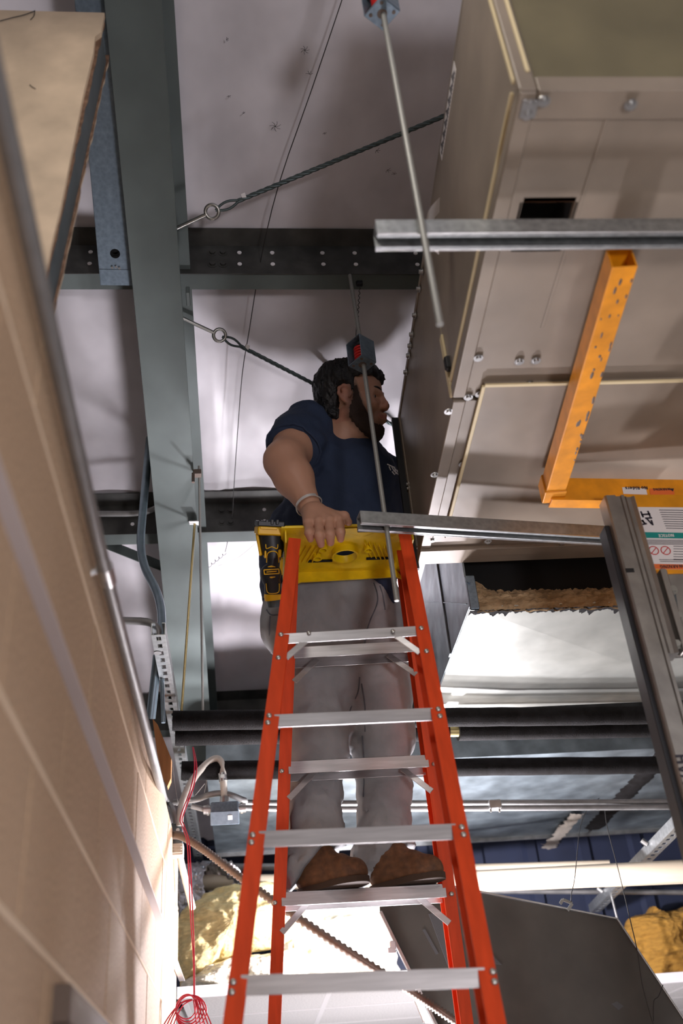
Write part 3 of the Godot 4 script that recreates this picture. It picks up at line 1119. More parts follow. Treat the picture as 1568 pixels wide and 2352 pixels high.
	for k in 22:
		var w := 0.31 + 0.0105 * k
		ubox(g, -0.002, 0.0, UH - 0.040, UH - 0.030 + 0.008 * (k % 3), w, w + 0.006, 0.0002)
	obj("print", g, M.ink, lb)
	# white paper tag taped to the side
	g = G.new()
	var ta := onx(1012, 470, UA.x - 0.015)
	g.grid(4, 8, func(a: float, bb: float) -> Vector3: return ta + Vector3(-0.045 * sin(bb * 2.6) - 0.006 * a, -0.16 * bb, (-0.03 + 0.06 * a) * (1.0 - 0.75 * absf(bb - 0.35))))
	obj("paper_tag", g, M.paper, t)

func duct_drop() -> void:
	var h := EYE.y + 1.42
	var d0 := 2.70
	var d1 := 3.53
	var xa := 0.705
	var xb := 1.95
	var t := thing("supply_duct", "bright galvanised duct box below and behind the air handler with torn lining", "duct", Vector3(1.3, h, -3.1))
	var g := G.new()
	g.box(Transform3D(Basis(), Vector3((xa + xb) * 0.5, h, -(d0 + d1) * 0.5)), Vector3(xb - xa, 0.006, d1 - d0), 0.001)
	# cross-broken sheet: two very shallow folds
	var bt := obj("bottom_sheet", g, M.duct, t)
	g = G.new()
	var c := Vector3((xa + xb) * 0.5, h - 0.022, -(d0 + d1) * 0.5)
	var q := [Vector3(xa, h - 0.0035, -d0), Vector3(xb, h - 0.0035, -d0), Vector3(xb, h - 0.0035, -d1), Vector3(xa, h - 0.0035, -d1)]
	for k in 4: g.tri(q[k], q[(k + 1) % 4], c)
	obj("cross_break", g, M.duct, bt)
	g = G.new()
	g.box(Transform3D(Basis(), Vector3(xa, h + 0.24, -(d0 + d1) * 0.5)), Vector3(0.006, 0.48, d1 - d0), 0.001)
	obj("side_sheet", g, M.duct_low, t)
	g = G.new()
	g.box(Transform3D(Basis(), Vector3(xa - 0.006, h + 0.2, -d0 - 0.35)), Vector3(0.006, 0.40, 0.03), 0.001)
	g.bar(Vector3(xa - 0.004, h + 0.02, -d0 - 0.02), Vector3(xa - 0.004, h + 0.36, -d1 + 0.2), 0.006, 0.004, Vector3.UP, 0.001)
	obj("drive_slip", g, M.duct_low, t)
	g = G.new()
	g.box(Transform3D(Basis(), Vector3((xa + xb) * 0.5, h + 0.24, -d1)), Vector3(xb - xa, 0.48, 0.006), 0.001)
	g.box(Transform3D(Basis(), Vector3(xb, h + 0.24, -(d0 + d1) * 0.5)), Vector3(0.006, 0.48, d1 - d0), 0.001)
	obj("far_sheet", g, M.duct, t)
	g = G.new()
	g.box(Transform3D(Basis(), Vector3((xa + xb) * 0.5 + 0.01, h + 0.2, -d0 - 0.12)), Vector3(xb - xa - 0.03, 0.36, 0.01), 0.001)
	obj("dark_inside_sheet", g, M.hollow, t)  # black sheet standing in for the shade inside the duct
	# torn lining along the near mouth
	var fn := FastNoiseLite.new()
	fn.seed = 11
	fn.frequency = 9.0
	fn.fractal_octaves = 5
	g = G.new()
	g.grid(150, 14, func(a: float, b: float) -> Vector3:
		var x := lerpf(xa + 0.02, xb, a)
		var top := 0.078 + 0.012 * fn.get_noise_1d(x * 3.0) + (0.05 * exp(-pow((x - xa - 0.03) / 0.03, 2.0)))
		var y := lerpf(-0.022, top, b)
		return Vector3(x, h + y, -d0 + 0.012 * sin(PI * b) + 0.02 * fn.get_noise_2d(x * 3.0, y * 9.0) - 0.05 * b * b))
	obj("torn_lining", g, M.torn_wool, t)
	g = G.new()
	g.grid(320, 6, func(a: float, b: float) -> Vector3:
		var x := lerpf(xa - 0.005, xb, a)
		var e := 0.024 + 0.06 * maxf(0.0, fn.get_noise_1d(x * 2.0 + 9.0)) + 0.016 * fn.get_noise_1d(x * 5.0)
		return Vector3(x, h - 0.0185 + 0.003 * fn.get_noise_2d(x * 5.0, b * 3.0), -d0 + 0.008 - e * b))
	obj("torn_mastic", g, M.foam, t)
	g = G.new()
	g.box(Transform3D(Basis(), Vector3(xa + 0.012, h + 0.045, -d0 + 0.006)), Vector3(0.03, 0.12, 0.012), 0.003)
	screw(g, Vector3(xa + 0.005, h + 0.08, -d0 + 0.012), Vector3(0, 0, 1), 0.006, 0.008)
	obj("duct_flange", g, M.galv_blue, t)

func pipes_and_ducts() -> void:
	# low duct across the back
	var h := EYE.y + 1.40
	var xa := -0.16
	var xb := 3.4
	var t := thing("return_duct", "dull galvanised duct crossing low behind the black pipes", "duct", Vector3(1.4, h, -4.66))
	var g := G.new()
	var nseg := 3
	for k in nseg:
		g = G.new()
		var x0: float = xa + (xb - xa) * [0.0, 0.135, 0.56][k]
		var x1: float = xa + (xb - xa) * [0.13, 0.555, 1.0][k]
		var q := [Vector3(x0, h, -4.02), Vector3(x1, h, -4.02), Vector3(x1, h, -5.30), Vector3(x0, h, -5.30)]
		var c := Vector3((x0 + x1) * 0.5, h - 0.02, -4.66)
		for e in 4: g.tri(q[e], q[(e + 1) % 4], c)
		g.quad(Vector3(x0, h, -4.02), Vector3(x0, h + 0.18, -4.02), Vector3(x1, h + 0.18, -4.02), Vector3(x1, h, -4.02))
		g.quad(Vector3(x0, h, -5.30), Vector3(x1, h, -5.30), Vector3(x1, h + 0.18, -5.30), Vector3(x0, h + 0.18, -5.30))
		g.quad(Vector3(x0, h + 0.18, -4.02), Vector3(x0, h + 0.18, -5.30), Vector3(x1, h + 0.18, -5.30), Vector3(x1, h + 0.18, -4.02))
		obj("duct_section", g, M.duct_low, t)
	g = G.new()
	g.quad(Vector3(xa, h, -4.02), Vector3(xa, h, -5.30), Vector3(xa, h + 0.18, -5.30), Vector3(xa, h + 0.18, -4.02))
	obj("duct_end", g, M.duct_low, t)
	# dark sealed joints
	var fn := FastNoiseLite.new()
	fn.seed = 5
	fn.frequency = 8.0
	for k in 2:
		g = G.new()
		var x: float = xa + (xb - xa) * [0.1325, 0.5575][k]
		g.grid(60, 4, func(a: float, b: float) -> Vector3:
			var w := 0.05 + 0.02 * fn.get_noise_2d(a * 4.0, 3.0 * k + (0.0 if b < 0.5 else 7.0))
			return Vector3(x + (b - 0.5) * 2.0 * w, h - 0.006 - 0.003 * sin(PI * b) + (-0.006 if absf(b - 0.5) < 0.3 else 0.004), lerpf(-4.0, -5.2, a)))
		obj("sealant", g, M.foam, t)
	g = G.new()
	g.grid(40, 8, func(a: float, b: float) -> Vector3:
		var p := ony(lerpf(1325, 1255, a) + (b - 0.5) * (30 + 26 * fn.get_noise_2d(a * 3.0, 20.0 if b > 0.5 else 30.0)), lerpf(1858, 1938, a), 1.40)
		return p + Vector3(0, -0.022 + 0.008 * fn.get_noise_2d(a * 6.0, b * 6.0) + 0.006 * sin(PI * b) * -1.0, 0))
	obj("sealant_smear", g, M.web, t)
	g = G.new()
	g.box(Transform3D(Basis(), Vector3((xa + xb) * 0.5, h - 0.004, -5.30)), Vector3(xb - xa, 0.03, 0.012), 0.002)
	obj("bottom_flange", g, M.zinc, t)

	# black insulated pipes
	var lab := ["topmost black foam-insulated pipe, its lower edge against the next", "middle black foam-insulated pipe, ending in a bare stub by the ladder", "lowest black foam-insulated pipe, apart below the other two"]
	var PH := 1.325
	var hp := EYE.y + PH
	var ends := [[355, 1657, 1568, 1660], [365, 1691, 1568, 1686], [380, 1772, 1568, 1770]]
	for k in 3:
		var a := ony(ends[k][0], ends[k][1], PH)
		var b := ony(1700, ends[k][3] - 2, PH)
		var d := -(a.z + ony(800, ends[k][1], 1.22).z) * 0.5
		a = Vector3(-0.245, hp, a.z)
		b = Vector3(2.9, hp, b.z)
		var m0 := a.lerp(b, 0.34)
		t = thing("insulated_pipe", lab[k], "pipe", m0, "black insulated pipes")
		var r := 0.036 if k != 0 else 0.034
		var pts := []
		for e in 41:
			var p := a.lerp(b, e / 40.0)
			pts.append(p + Vector3(0, 0.003 * fn.get_noise_1d(e * 0.6 + k * 9.0), 0.003 * fn.get_noise_1d(e * 0.5 + k * 5.0)))
		if k == 1:
			var s := (ony(1046, 1690, PH).x - a.x) / (b.x - a.x)
			g = G.new()
			g.tube([a, a.lerp(b, s - 0.012)], r, 16)
			obj("foam_sleeve", g, M.foam, t)
			g = G.new()
			g.tube([a.lerp(b, s), b], r, 16)
			obj("foam_sleeve", g, M.foam, t)
			g = G.new()
			g.tube([a.lerp(b, s - 0.02), a.lerp(b, s + 0.02)], r * 0.6, 14)
			obj("copper_pipe", g, M.brass_rod, t)
		else:
			g = G.new()
			g.tube(pts, r, 16)
			obj("foam_sleeve", g, M.foam, t)

	# white pipes
	g = G.new()
	g.tube([onz(1000, 2028, 4.75), onz(1000, 2028, 4.75).lerp(onz(1640, 1999, 4.0), 2.0)], 0.047, 20)
	tag(obj("white_pipe", g, M.white_pipe), "thick white pipe running to the right below the duct", "pipe")
	g = G.new()
	g.tube([onz(425, 2027, 5.0), onz(1060, 2023, 5.1)], 0.036, 18)
	tag(obj("white_pipe", g, M.white_pipe), "white pipe lying just above the yellow wool on the left", "pipe")
	g = G.new()
	g.tube([onz(1000, 1995, 5.15), onz(1400, 1984, 4.9)], 0.018, 12)
	tag(obj("white_pipe", g, M.white_pipe), "thin white pipe just above the thick white pipe", "pipe")
	g = G.new()
	g.tube([onz(1000, 2046, 5.25), onz(1640, 2050, 5.25)], 0.013, 12)
	tag(obj("conduit", g, M.emt), "thin bright conduit far back below the thick white pipe", "conduit")
	g = G.new()
	g.tube(bend([onz(440, 1992, 5.2), onz(900, 1990, 5.2), onz(900, 1990, 5.2) + Vector3(0, 0, -0.32)], 0.1, 6), 0.018, 12)
	tag(obj("conduit", g, M.emt), "bright conduit above the left white pipe, behind the flexible conduit", "conduit")

	# two conduits along the duct and their box
	t = thing("junction_box", "small galvanised junction box with a white sticker, left of the ladder", "electrical box", onz(516, 1885, 3.80))
	g = G.new()
	var bx := onz(516, 1858, 3.80)
	g.box(Transform3D(Basis(), bx), Vector3(0.105, 0.045, 0.045), 0.004)
	obj("box", g, M.galv_blue, t)
	g = G.new()
	g.box(Transform3D(Basis(Vector3.RIGHT, 0.5), bx + Vector3(0.0, -0.038, 0.012)), Vector3(0.108, 0.05, 0.004), 0.004)
	obj("cover_plate", g, M.galv_blue, t)
	g = G.new()
	g.box(Transform3D(Basis(Vector3.RIGHT, 0.5), bx + Vector3(0.02, -0.038, 0.0155)), Vector3(0.017, 0.017, 0.002), 0.0005)
	obj("sticker", g, M.paper, t)
	g = G.new()
	for s in [-1, 1]:
		g = G.new()
		g.tube([bx + Vector3(0.05 * s, 0, 0), bx + Vector3(0.08 * s, 0, 0)], 0.017, 12)
		g.tube([bx + Vector3(0.06 * s, 0, 0), bx + Vector3(0.068 * s, 0, 0)], 0.021, 6)
		obj("connector", g, M.zinc, t)
	g = G.new()
	g.tube([bx + Vector3(0, 0.02, 0), bx + Vector3(0, 0.045, 0)], 0.019, 12)
	obj("connector", g, M.zinc, t)
	g = G.new()
	g.tube(arc([onz(398, 1843, 3.86), onz(450, 1836, 3.83), onz(478, 1826, 3.80), onz(505, 1822, 3.80), onz(530, 1826, 3.80), onz(562, 1838, 3.83), onz(600, 1844, 3.86), onz(1000, 1844, 3.9), onz(1600, 1841, 3.9)], 5), 0.0115, 12)
	tag(obj("conduit", g, M.emt), "upper of two bright conduits under the duct, humped over the junction box", "conduit")
	g = G.new()
	g.tube([bx + Vector3(0.07, 0, 0), onz(700, 1859, 3.86), onz(1600, 1853, 3.9)], 0.0115, 12)
	tag(obj("conduit", g, M.emt), "lower of two bright conduits under the duct, leaving the junction box rightwards", "conduit")
	g = G.new()
	g.tube([onz(440, 1851, 3.80), bx - Vector3(0.07, 0, 0)], 0.0105, 12)
	tag(obj("conduit", g, M.emt), "short conduit stub entering the junction box from the left", "conduit")
	t = thing("conduit_clamp", "small strap clamp joining the two bright conduits right of the ladder", "clamp", onz(1136, 1850, 3.87))
	g = G.new()
	g.box(Transform3D(Basis(), onz(1136, 1848, 3.86)), Vector3(0.05, 0.035, 0.03), 0.004)
	obj("strap", g, M.zinc, t)
	g = G.new()
	for s in [-1, 1]:
		var p := onz(1136 + 10 * s, 1858, 3.85)
		g.tube([p, p + Vector3(0, -0.012, 0)], 0.004, 8)
	obj("bolt", g, M.steel, t)

func wall_wiring() -> void:
	# conduit along the top of the block wall
	var pts := []
	for q in [[-60, -20], [0, 238], [122, 792], [184, 1070], [246, 1330], [330, 1655], [362, 1782], [380, 1836], [400, 1862], [408, 1890]]:
		pts.append(onx(q[0], q[1], -0.243))
	for k in range(7, 10): pts[k] = onz([378, 398, 405][k - 7], [1836, 1862, 1892][k - 7], 3.72)
	var t := thing("wall_conduit", "long grey metal conduit running up along the top of the block wall", "conduit", pts[5])
	var g := G.new()
	g.tube(arc(pts, 5), 0.0125, 14)
	obj("tube", g, M.emt, t)
	g = G.new()
	var c := onx(244, 1318, -0.243)
	var cd: Vector3 = (pts[5] - pts[4]).normalized()
	g.tube([c - cd * 0.03, c + cd * 0.03], 0.0155, 14)
	g.tube([c + Vector3(-0.012, 0, 0.015), c + Vector3(-0.03, -0.01, 0.018)], 0.005, 8)
	obj("coupling", g, M.zinc, t)
	# the box at the end of the wall
	t = thing("handy_box", "grey switch box at the far end of the block wall", "electrical box", onz(404, 1965, 3.74))
	g = G.new()
	var b0 := onz(402, 1898, 3.74)
	var b1 := onz(411, 1962, 3.74)
	var bb := Basis(Vector3.RIGHT, Vector3.UP, Vector3.BACK)
	var bc := (b0 + b1) * 0.5
	g.box(Transform3D(bb, bc), Vector3(0.042, 0.115, 0.05), 0.004)
	obj("box", g, M.stud, t)
	g = G.new()
	g.box(Transform3D(bb, bc + Vector3(0.0, -0.04, 0.004)), Vector3(0.05, 0.045, 0.052), 0.004)
	for k in 3:
		g.box(Transform3D(bb, bc + Vector3(0.002, -0.032 - 0.01 * k, 0.031)), Vector3(0.035, 0.003, 0.004), 0.001)
	obj("cover", g, M.pipe_paint, t)
	g = G.new()
	g.tube([bc + Vector3(0, 0.05, 0), bc + Vector3(0, 0.075, 0)], 0.017, 12)
	screw(g, bc + Vector3(0.004, 0.03, 0.025), Vector3(0, 0, 1), 0.004, 0.004)
	obj("connector", g, M.zinc, t)
	# flexible armoured conduit
	var path := arc([onz(398, 1918, 3.70), onz(420, 1922, 3.66), onz(470, 1953, 3.62), onz(545, 2010, 3.58), onz(640, 2078, 3.5), onz(780, 2172, 3.45), onz(920, 2262, 3.45), onz(1000, 2315, 3.45), onz(1075, 2365, 3.45)], 46)
	var rr := []
	for k in path.size(): rr.append(0.0150 if k % 4 < 2 else 0.0108)
	g = G.new()
	g.tube(path, rr, 12)
	tag(obj("flexible_conduit", g, M.flex), "ribbed flexible conduit sagging from the switch box behind the ladder", "conduit")
	g = G.new()
	g.tube(arc([onz(412, 1962, 3.75), onz(418, 1990, 3.78), onz(428, 2030, 3.85), onz(442, 2085, 3.95)], 6), 0.0125, 12)
	tag(obj("conduit", g, M.pipe_paint), "painted white conduit dropping from the switch box", "conduit")
	# the bent conduit between the boxes
	t = thing("bent_conduit", "pale bent conduit arching from the switch box to the junction box", "conduit", onz(420, 1880, 3.76))
	g = G.new()
	var q := arc([onz(412, 1898, 3.72), onz(414, 1868, 3.72), onz(424, 1828, 3.74), onz(446, 1786, 3.76), onz(470, 1758, 3.78), onz(492, 1743, 3.79), onz(505, 1746, 3.79), onz(510, 1762, 3.79), onz(513, 1800, 3.79), onz(517, 1846, 3.80)], 6)
	g.tube(q, 0.0135, 14)
	obj("tube", g, M.pipe_paint, t)
	g = G.new()
	var cp := onz(511, 1786, 3.79)
	g.tube([cp + Vector3(-0.003, 0.016, 0), cp + Vector3(0.003, -0.016, 0)], 0.0165, 14)
	g.box(Transform3D(Basis(), cp + Vector3(0, 0, 0.018)), Vector3(0.018, 0.014, 0.012), 0.002)
	obj("strap", g, M.zinc, t)
	# slotted strut, seen from below
	var h := 1.40
	var s0 := ony(363, 1458, h)
	var s1 := ony(456, 1975, h)
	t = thing("slotted_strut", "slotted steel strut running away beside the block wall, pipes passing below", "strut", s0)
	var dirn := (s1 - s0)
	dirn.y = 0
	var L := dirn.length()
	dirn = dirn.normalized()
	var side := dirn.cross(Vector3.UP)
	g = G.new()
	var bs := Basis(side, Vector3.UP, -dirn)
	for r in slotted(L, 0.041, 0.0508, 0.014, 0.028):
		g.box(Transform3D(bs, s0 + side * r[0].x + dirn * r[0].y), Vector3(r[1].x, 0.0025, r[1].y), 0.0)
	obj("slotted_face", g, M.galv, t)
	g = G.new()
	for e in [-1, 1]:
		g.box(Transform3D(bs, s0 + side * 0.0205 * e + dirn * (L * 0.5) + Vector3(0, 0.02, 0)), Vector3(0.0025, 0.041, L), 0.0)
		g.box(Transform3D(bs, s0 + side * 0.0155 * e + dirn * (L * 0.5) + Vector3(0, 0.04, 0)), Vector3(0.010, 0.0025, L), 0.0)
	obj("side_wall", g, M.galv, t)
	# conduits round the strut
	g = G.new()
	g.tube(bend([onz(348, 960, 3.06), onz(318, 1282, 3.02), onz(370, 1372, 2.97), onz(372, 1470, 2.9)], 0.13, 8), 0.0145, 14)
	tag(obj("conduit", g, M.emt_blue), "bluish bent conduit beside the rafter dropping to the slotted strut", "conduit")
	g = G.new()
	g.tube(bend([onz(190, 1180, 3.2), onz(338, 1180, 3.2), onz(382, 1150, 3.16)], 0.08, 6), 0.011, 12)
	tag(obj("conduit", g, M.emt), "bright conduit passing level behind the bluish conduit in front of the purlin", "conduit")
	g = G.new()
	g.tube(bend([onz(230, 1424, 2.92), onz(366, 1428, 2.9), onz(362, 1500, 2.9)], 0.06, 6), 0.0125, 12)
	tag(obj("conduit", g, M.emt), "bright conduit from the left bending down into the slotted strut", "conduit")
	g = G.new()
	g.tube([onz(362, 1505, 3.1), onz(346, 1650, 3.2)], 0.016, 12)
	tag(obj("conduit", g, M.emt_blue), "thick grey-blue conduit slanting down behind the slotted strut", "conduit")
	g = G.new()
	g.tube([onz(372, 1560, 3.1), onz(375, 1660, 3.1)], 0.007, 10)
	tag(obj("conduit", g, M.emt_blue), "thin grey-blue conduit close beside the slotted strut", "conduit")
	# diagonal brace to the rafter
	g = G.new()
	var d0 := onslope(228, 1243, 3.33, -0.35)
	var d1 := onslope(400, 1312, 3.33, -0.35)
	g.bar(d0, d1, 0.004, 0.045, Vector3.UP, 0.001)
	g.bar(d0 + Vector3(0, 0.02, -0.02), d1 + Vector3(0, 0.02, -0.02), 0.04, 0.004, Vector3.UP, 0.001)
	tag(obj("flange_brace", g, M.rafter), "grey-green angle brace slanting down to the rafter from the left", "brace")
	# rods from the rafter to the pipes
	t = thing("pipe_hanger", "brassy threaded rod from a white plate on the rafter to the pipes", "hanger rod", onz(416, 1645, 3.4))
	var pa := onslope(447, 1201, 3.125, -0.35)
	g = G.new()
	g.tube([pa, onz(416, 1645, 3.4)], 0.0045, 8)
	obj("rod", g, M.brass_rod, t)
	g = G.new()
	g.box(Transform3D(Basis(Vector3.RIGHT, atan(0.35)), pa), Vector3(0.04, 0.004, 0.06), 0.001)
	obj("plate", g, M.white, t)
	t = thing("pipe_hanger", "steel threaded rod from a beam clamp on the rafter to the top pipe", "hanger rod", onz(467, 1660, 3.12))
	var pb := onslope(457, 1085, 3.12, -0.35)
	g = G.new()
	g.tube([pb + Vector3(0, 0.03, 0), onz(466, 1640, 3.4)], 0.0045, 8)
	obj("rod", g, M.rod, t)
	g = G.new()
	g.box(Transform3D(Basis(), pb + Vector3(-0.006, -0.004, 0)), Vector3(0.03, 0.022, 0.028), 0.003)
	g.tube([pb + Vector3(-0.02, -0.01, 0.01), pb + Vector3(-0.02, -0.05, 0.01)], 0.006, 6)
	obj("beam_clamp", g, M.door_steel, t)
	g = G.new()
	g.tube([onz(466, 1634, 3.4), onz(467, 1668, 3.4)], 0.011, 8)
	obj("coupling", g, M.copper, t)
	# wooden block on the wall end
	g = G.new()
	var wp := PackedVector2Array()
	for e in [[350, 1650], [362, 1664], [378, 1704], [393, 1742], [392, 1788], [384, 1806], [366, 1770]]:
		var w := onz(e[0], e[1], 3.42)
		wp.append(Vector2(w.x, w.y))
	g.prism(wp, Transform3D(Basis(), Vector3(0, 0, -3.46)), 0.04)
	tag(obj("wood_block", g, M.wood), "raw wooden block wedged on the block wall below the black pipes", "wood block")
	# red wires
	t = thing("red_cable", "thin red cable pair hanging down past the switch box, coiled at the bottom", "cable", onz(430, 2400, 3.4))
	for k in 2:
		var o := (k - 0.5) * 5.0
		g = G.new()
		g.tube(arc([onz(443 + o * 0.3, 1716, 3.66), onz(449 + o, 1762, 3.62), onz(440 + o, 1812, 3.6), onz(417 + o, 1876, 3.58), onz(421 + o, 1898, 3.56), onz(432 + o, 1935, 3.52), onz(436 + o, 2010, 3.5), onz(441 + o, 2120, 3.45), onz(445 + o * 0.4, 2200, 3.43), onz(446 + o * 0.3, 2285, 3.4)], 6), 0.0022, 6)
		obj("strand", g, M.red_wire, t)
	g = G.new()
	var ctr := onz(427, 2312, 3.4)
	for k in 5:
		var loop := []
		for s in 25:
			var an := TAU * s / 24.0 + k
			loop.append(ctr + Vector3(cos(an) * (0.030 + 0.004 * k) + 0.004 * k, sin(an) * (0.034 + 0.003 * k) - 0.004 * k, 0.012 * sin(an * 2.0 + k)))
		g.tube(loop, 0.0022, 6)
	for k in 9:
		var x := [372, 380, 388, 396, 452, 462, 472, 480, 488][k] as float
		g.tube(arc([onz(436 + 2 * k, 2296, 3.4), onz(lerpf(440, x, 0.5), 2312 - 3 * (k % 3), 3.4), onz(x, 2362, 3.38), onz(x + (x - 430) * 0.2, 2420, 3.36)], 5), 0.0022, 6)
	obj("coil", g, M.red_wire, t)
	t.get_node("coil").set_meta("kind", "stuff")

func rigging() -> void:
	# hanger rods with spring isolators
	var t := thing("hanger_rod", "threaded rod hanging at the top centre through the near strut", "hanger rod", onz(1010, 745, 1.29))
	var r1 := onz(966, 540, 1.29)
	var g := G.new()
	g.tube([Vector3(r1.x, roof_y(1.29) - 0.1, r1.z), onz(1010, 745, 1.29)], 0.0068, 10)
	obj("rod", g, M.rod, t)
	isolator("grey spring isolator box at the very top of the picture", Vector3(r1.x, EYE.y + 2.295, r1.z), 0.06)
	t = thing("hanger_rod", "threaded rod hanging in front of the man's face through the lower strut", "hanger rod", onz(910, 1378, 2.33))
	var r2 := onz(880, 1195, 2.33)
	g = G.new()
	g.tube([onz(803, 632, 2.33), onz(826, 775, 2.33)], 0.0065, 10)
	g.tube([onz(830, 805, 2.33), onz(911, 1380, 2.33)], 0.0068, 10)
	obj("rod", g, M.rod, t)
	isolator("grey spring isolator box with a red spring above the man's head", onz(829, 812, 2.33) + Vector3(0, 0.0, 0), 0.062)
	# clip and chain by the purlin
	t = thing("purlin_clip", "black spring clip with a thin twisted wire below the purlin", "clip", onz(825, 655, 2.36))
	g = G.new()
	g.box(Transform3D(Basis(), onz(825, 651, 2.36)), Vector3(0.022, 0.018, 0.016), 0.003)
	obj("clip", g, M.black, t)
	g = G.new()
	var w := []
	for k in 30:
		w.append(onz(826 - k * 0.2 + 2.0 * sin(k * 1.7), 660 + k * 2.9, 2.36))
	w.append(onz(814, 840, 2.36))
	g.tube(w, 0.0014, 5)
	obj("wire", g, M.dark_wire, t)
	# cable braces with eye bolts
	brace("upper bracing cable from its eye bolt on the rafter up to the air handler", [412, 521], [487, 486], [1030, 262], 3.25, 3.30)
	brace("lower bracing cable from its eye bolt passing behind the man's head", [424, 733], [504, 770], [955, 1003], 3.30, 3.44)
	# thin slack wire
	g = G.new()
	var pts := []
	for q in [[790, -20], [785, 0], [714, 210], [641, 420], [600, 590], [572, 760], [556, 860], [545, 1000], [537, 1120], [534, 1175], [529, 1212], [521, 1250], [517, 1268]]:
		pts.append(onslope(q[0], q[1], 3.36, -0.35))
	var tail := []
	for k in 40:
		var f := k / 39.0
		tail.append(onslope(lerpf(517, 470, f) + 2.5 * cos(k * 0.9), lerpf(1270, 1308, f) + 3.5 * sin(k * 0.9), 3.34, -0.35))
	g.tube(arc(pts, 3), 0.0016, 5)
	g.tube(tail, 0.0013, 5)
	tag(obj("slack_wire", g, M.dark_wire), "thin dark wire hanging slack down the roof, curled at its end", "wire")
	# struts under the unit
	strut("blurred strut channel nearest the camera across the air handler", ony(862, 540, 1.525), ony(2300, 531, 1.525), -0.3)
	strut("strut channel at the yellow ladder cap, its far end at the mast", ony(824, 1196, 1.50), ony(1440, 1233, 1.50), -0.3)

func isolator(label: String, c: Vector3, s: float) -> void:
	# an open folded box with a red spring in it
	var t := thing("spring_isolator", label, "isolator", c - Vector3(0, s * 0.75, 0), "spring isolators on the hanger rods")
	var b := Basis(Vector3.UP, 0.62)
	var h := s * 1.45
	var g := G.new()
	g.box(Transform3D(b, c + Vector3(0, h * 0.5, 0)), Vector3(s, 0.004, s), 0.001)
	obj("top_plate", g, M.galv_blue, t)
	# bottom plate with punched holes
	g = G.new()
	g.box(Transform3D(b, c - Vector3(0, h * 0.5, 0)), Vector3(s, 0.004, s), 0.001)
	var bp := obj("bottom_plate", g, M.galv_blue, t)
	g = G.new()
	for k in 4:
		var q := b * Vector3((0.32 if k & 1 else -0.32) * s, 0, (0.32 if k & 2 else -0.32) * s) + c - Vector3(0, h * 0.5 + 0.002, 0)
		g.tube([q, q - Vector3(0, 0.0012, 0)], s * 0.075, 10)
	g.tube([c - Vector3(0, h * 0.5 + 0.002, 0), c - Vector3(0, h * 0.5 + 0.0032, 0)], s * 0.2, 14)
	obj("hole", g, M.door_steel, bp)
	g = G.new()
	for e in [-1, 1]:
		g.box(Transform3D(b, c + b * Vector3(0, 0, s * 0.5 * e)), Vector3(s, h, 0.003), 0.001)
	obj("side_plate", g, M.galv_blue, t)
	g = G.new()
	var pts := []
	for k in 73:
		var an := TAU * k / 14.0
		pts.append(c + Vector3(cos(an) * s * 0.30, lerpf(-0.36, 0.28, k / 72.0) * h, sin(an) * s * 0.30))
	g.tube(pts, s * 0.075, 8)
	obj("spring", g, M.red, t)
	g = G.new()
	g.tube([c + Vector3(0, h * 0.28, 0), c + Vector3(0, h * 0.40, 0)], s * 0.3, 14)
	obj("spring_cup", g, M.tool_black, t)

func brace(label: String, a: Array, e: Array, z: Array, h0: float, h1: float) -> void:
	var pa := onslope(a[0], a[1], h0, -0.35)
	var pe := onslope(e[0], e[1], h0, -0.35)
	var pz := onslope(z[0], z[1], h1, -0.35)
	var t := thing("cable_brace", label, "cable", pe, "bracing cables under the roof")
	var u := (pe - pa).normalized()
	var nrm := (EYE - pe).normalized()
	var sd := nrm.cross(u).normalized()
	var g := G.new()
	var r := 0.021
	g.tube([pa - u * 0.02, pe - u * r], 0.0062, 10)
	var ring := []
	for k in 25:
		var an := TAU * k / 24.0
		ring.append(pe + (u * cos(an) + sd * sin(an)) * r)
	g.tube(ring, 0.0058, 10)
	obj("eye_bolt", g, M.steel, t)
	var v := (pz - pe).normalized()
	var vs := nrm.cross(v).normalized()
	var st := pe + v * 0.012
	g = G.new()
	var L := (pz - st).length()
	# loop through the eye, splice, then the twisted rope
	for s in [-1, 1]:
		var lp := []
		for k in 9:
			var f := k / 8.0
			lp.append(st + v * (0.085 * f) + vs * s * (0.010 * sin(PI * minf(f * 1.15, 1.0)) + 0.003 * f))
		g.tube(lp, 0.0042, 8)
	for s in 3:
		var rope := []
		var cnt := int(L / 0.011)
		for k in cnt + 1:
			var f := float(k) / cnt
			var an := f * L / 0.075 * TAU + s * TAU / 3.0
			if f * L < 0.07: continue
			rope.append(st + v * (f * L) + (vs * cos(an) + nrm * sin(an)) * 0.0036)
		g.tube(rope, 0.0044, 6)
	obj("rope", g, M.cable, t)
	g = G.new()
	var cl := st + v * 0.098
	g.box(Transform3D(g.frame(v, nrm), cl + vs * 0.008), Vector3(0.016, 0.012, 0.014), 0.001)
	obj("tape_tag", g, M.paper, t)

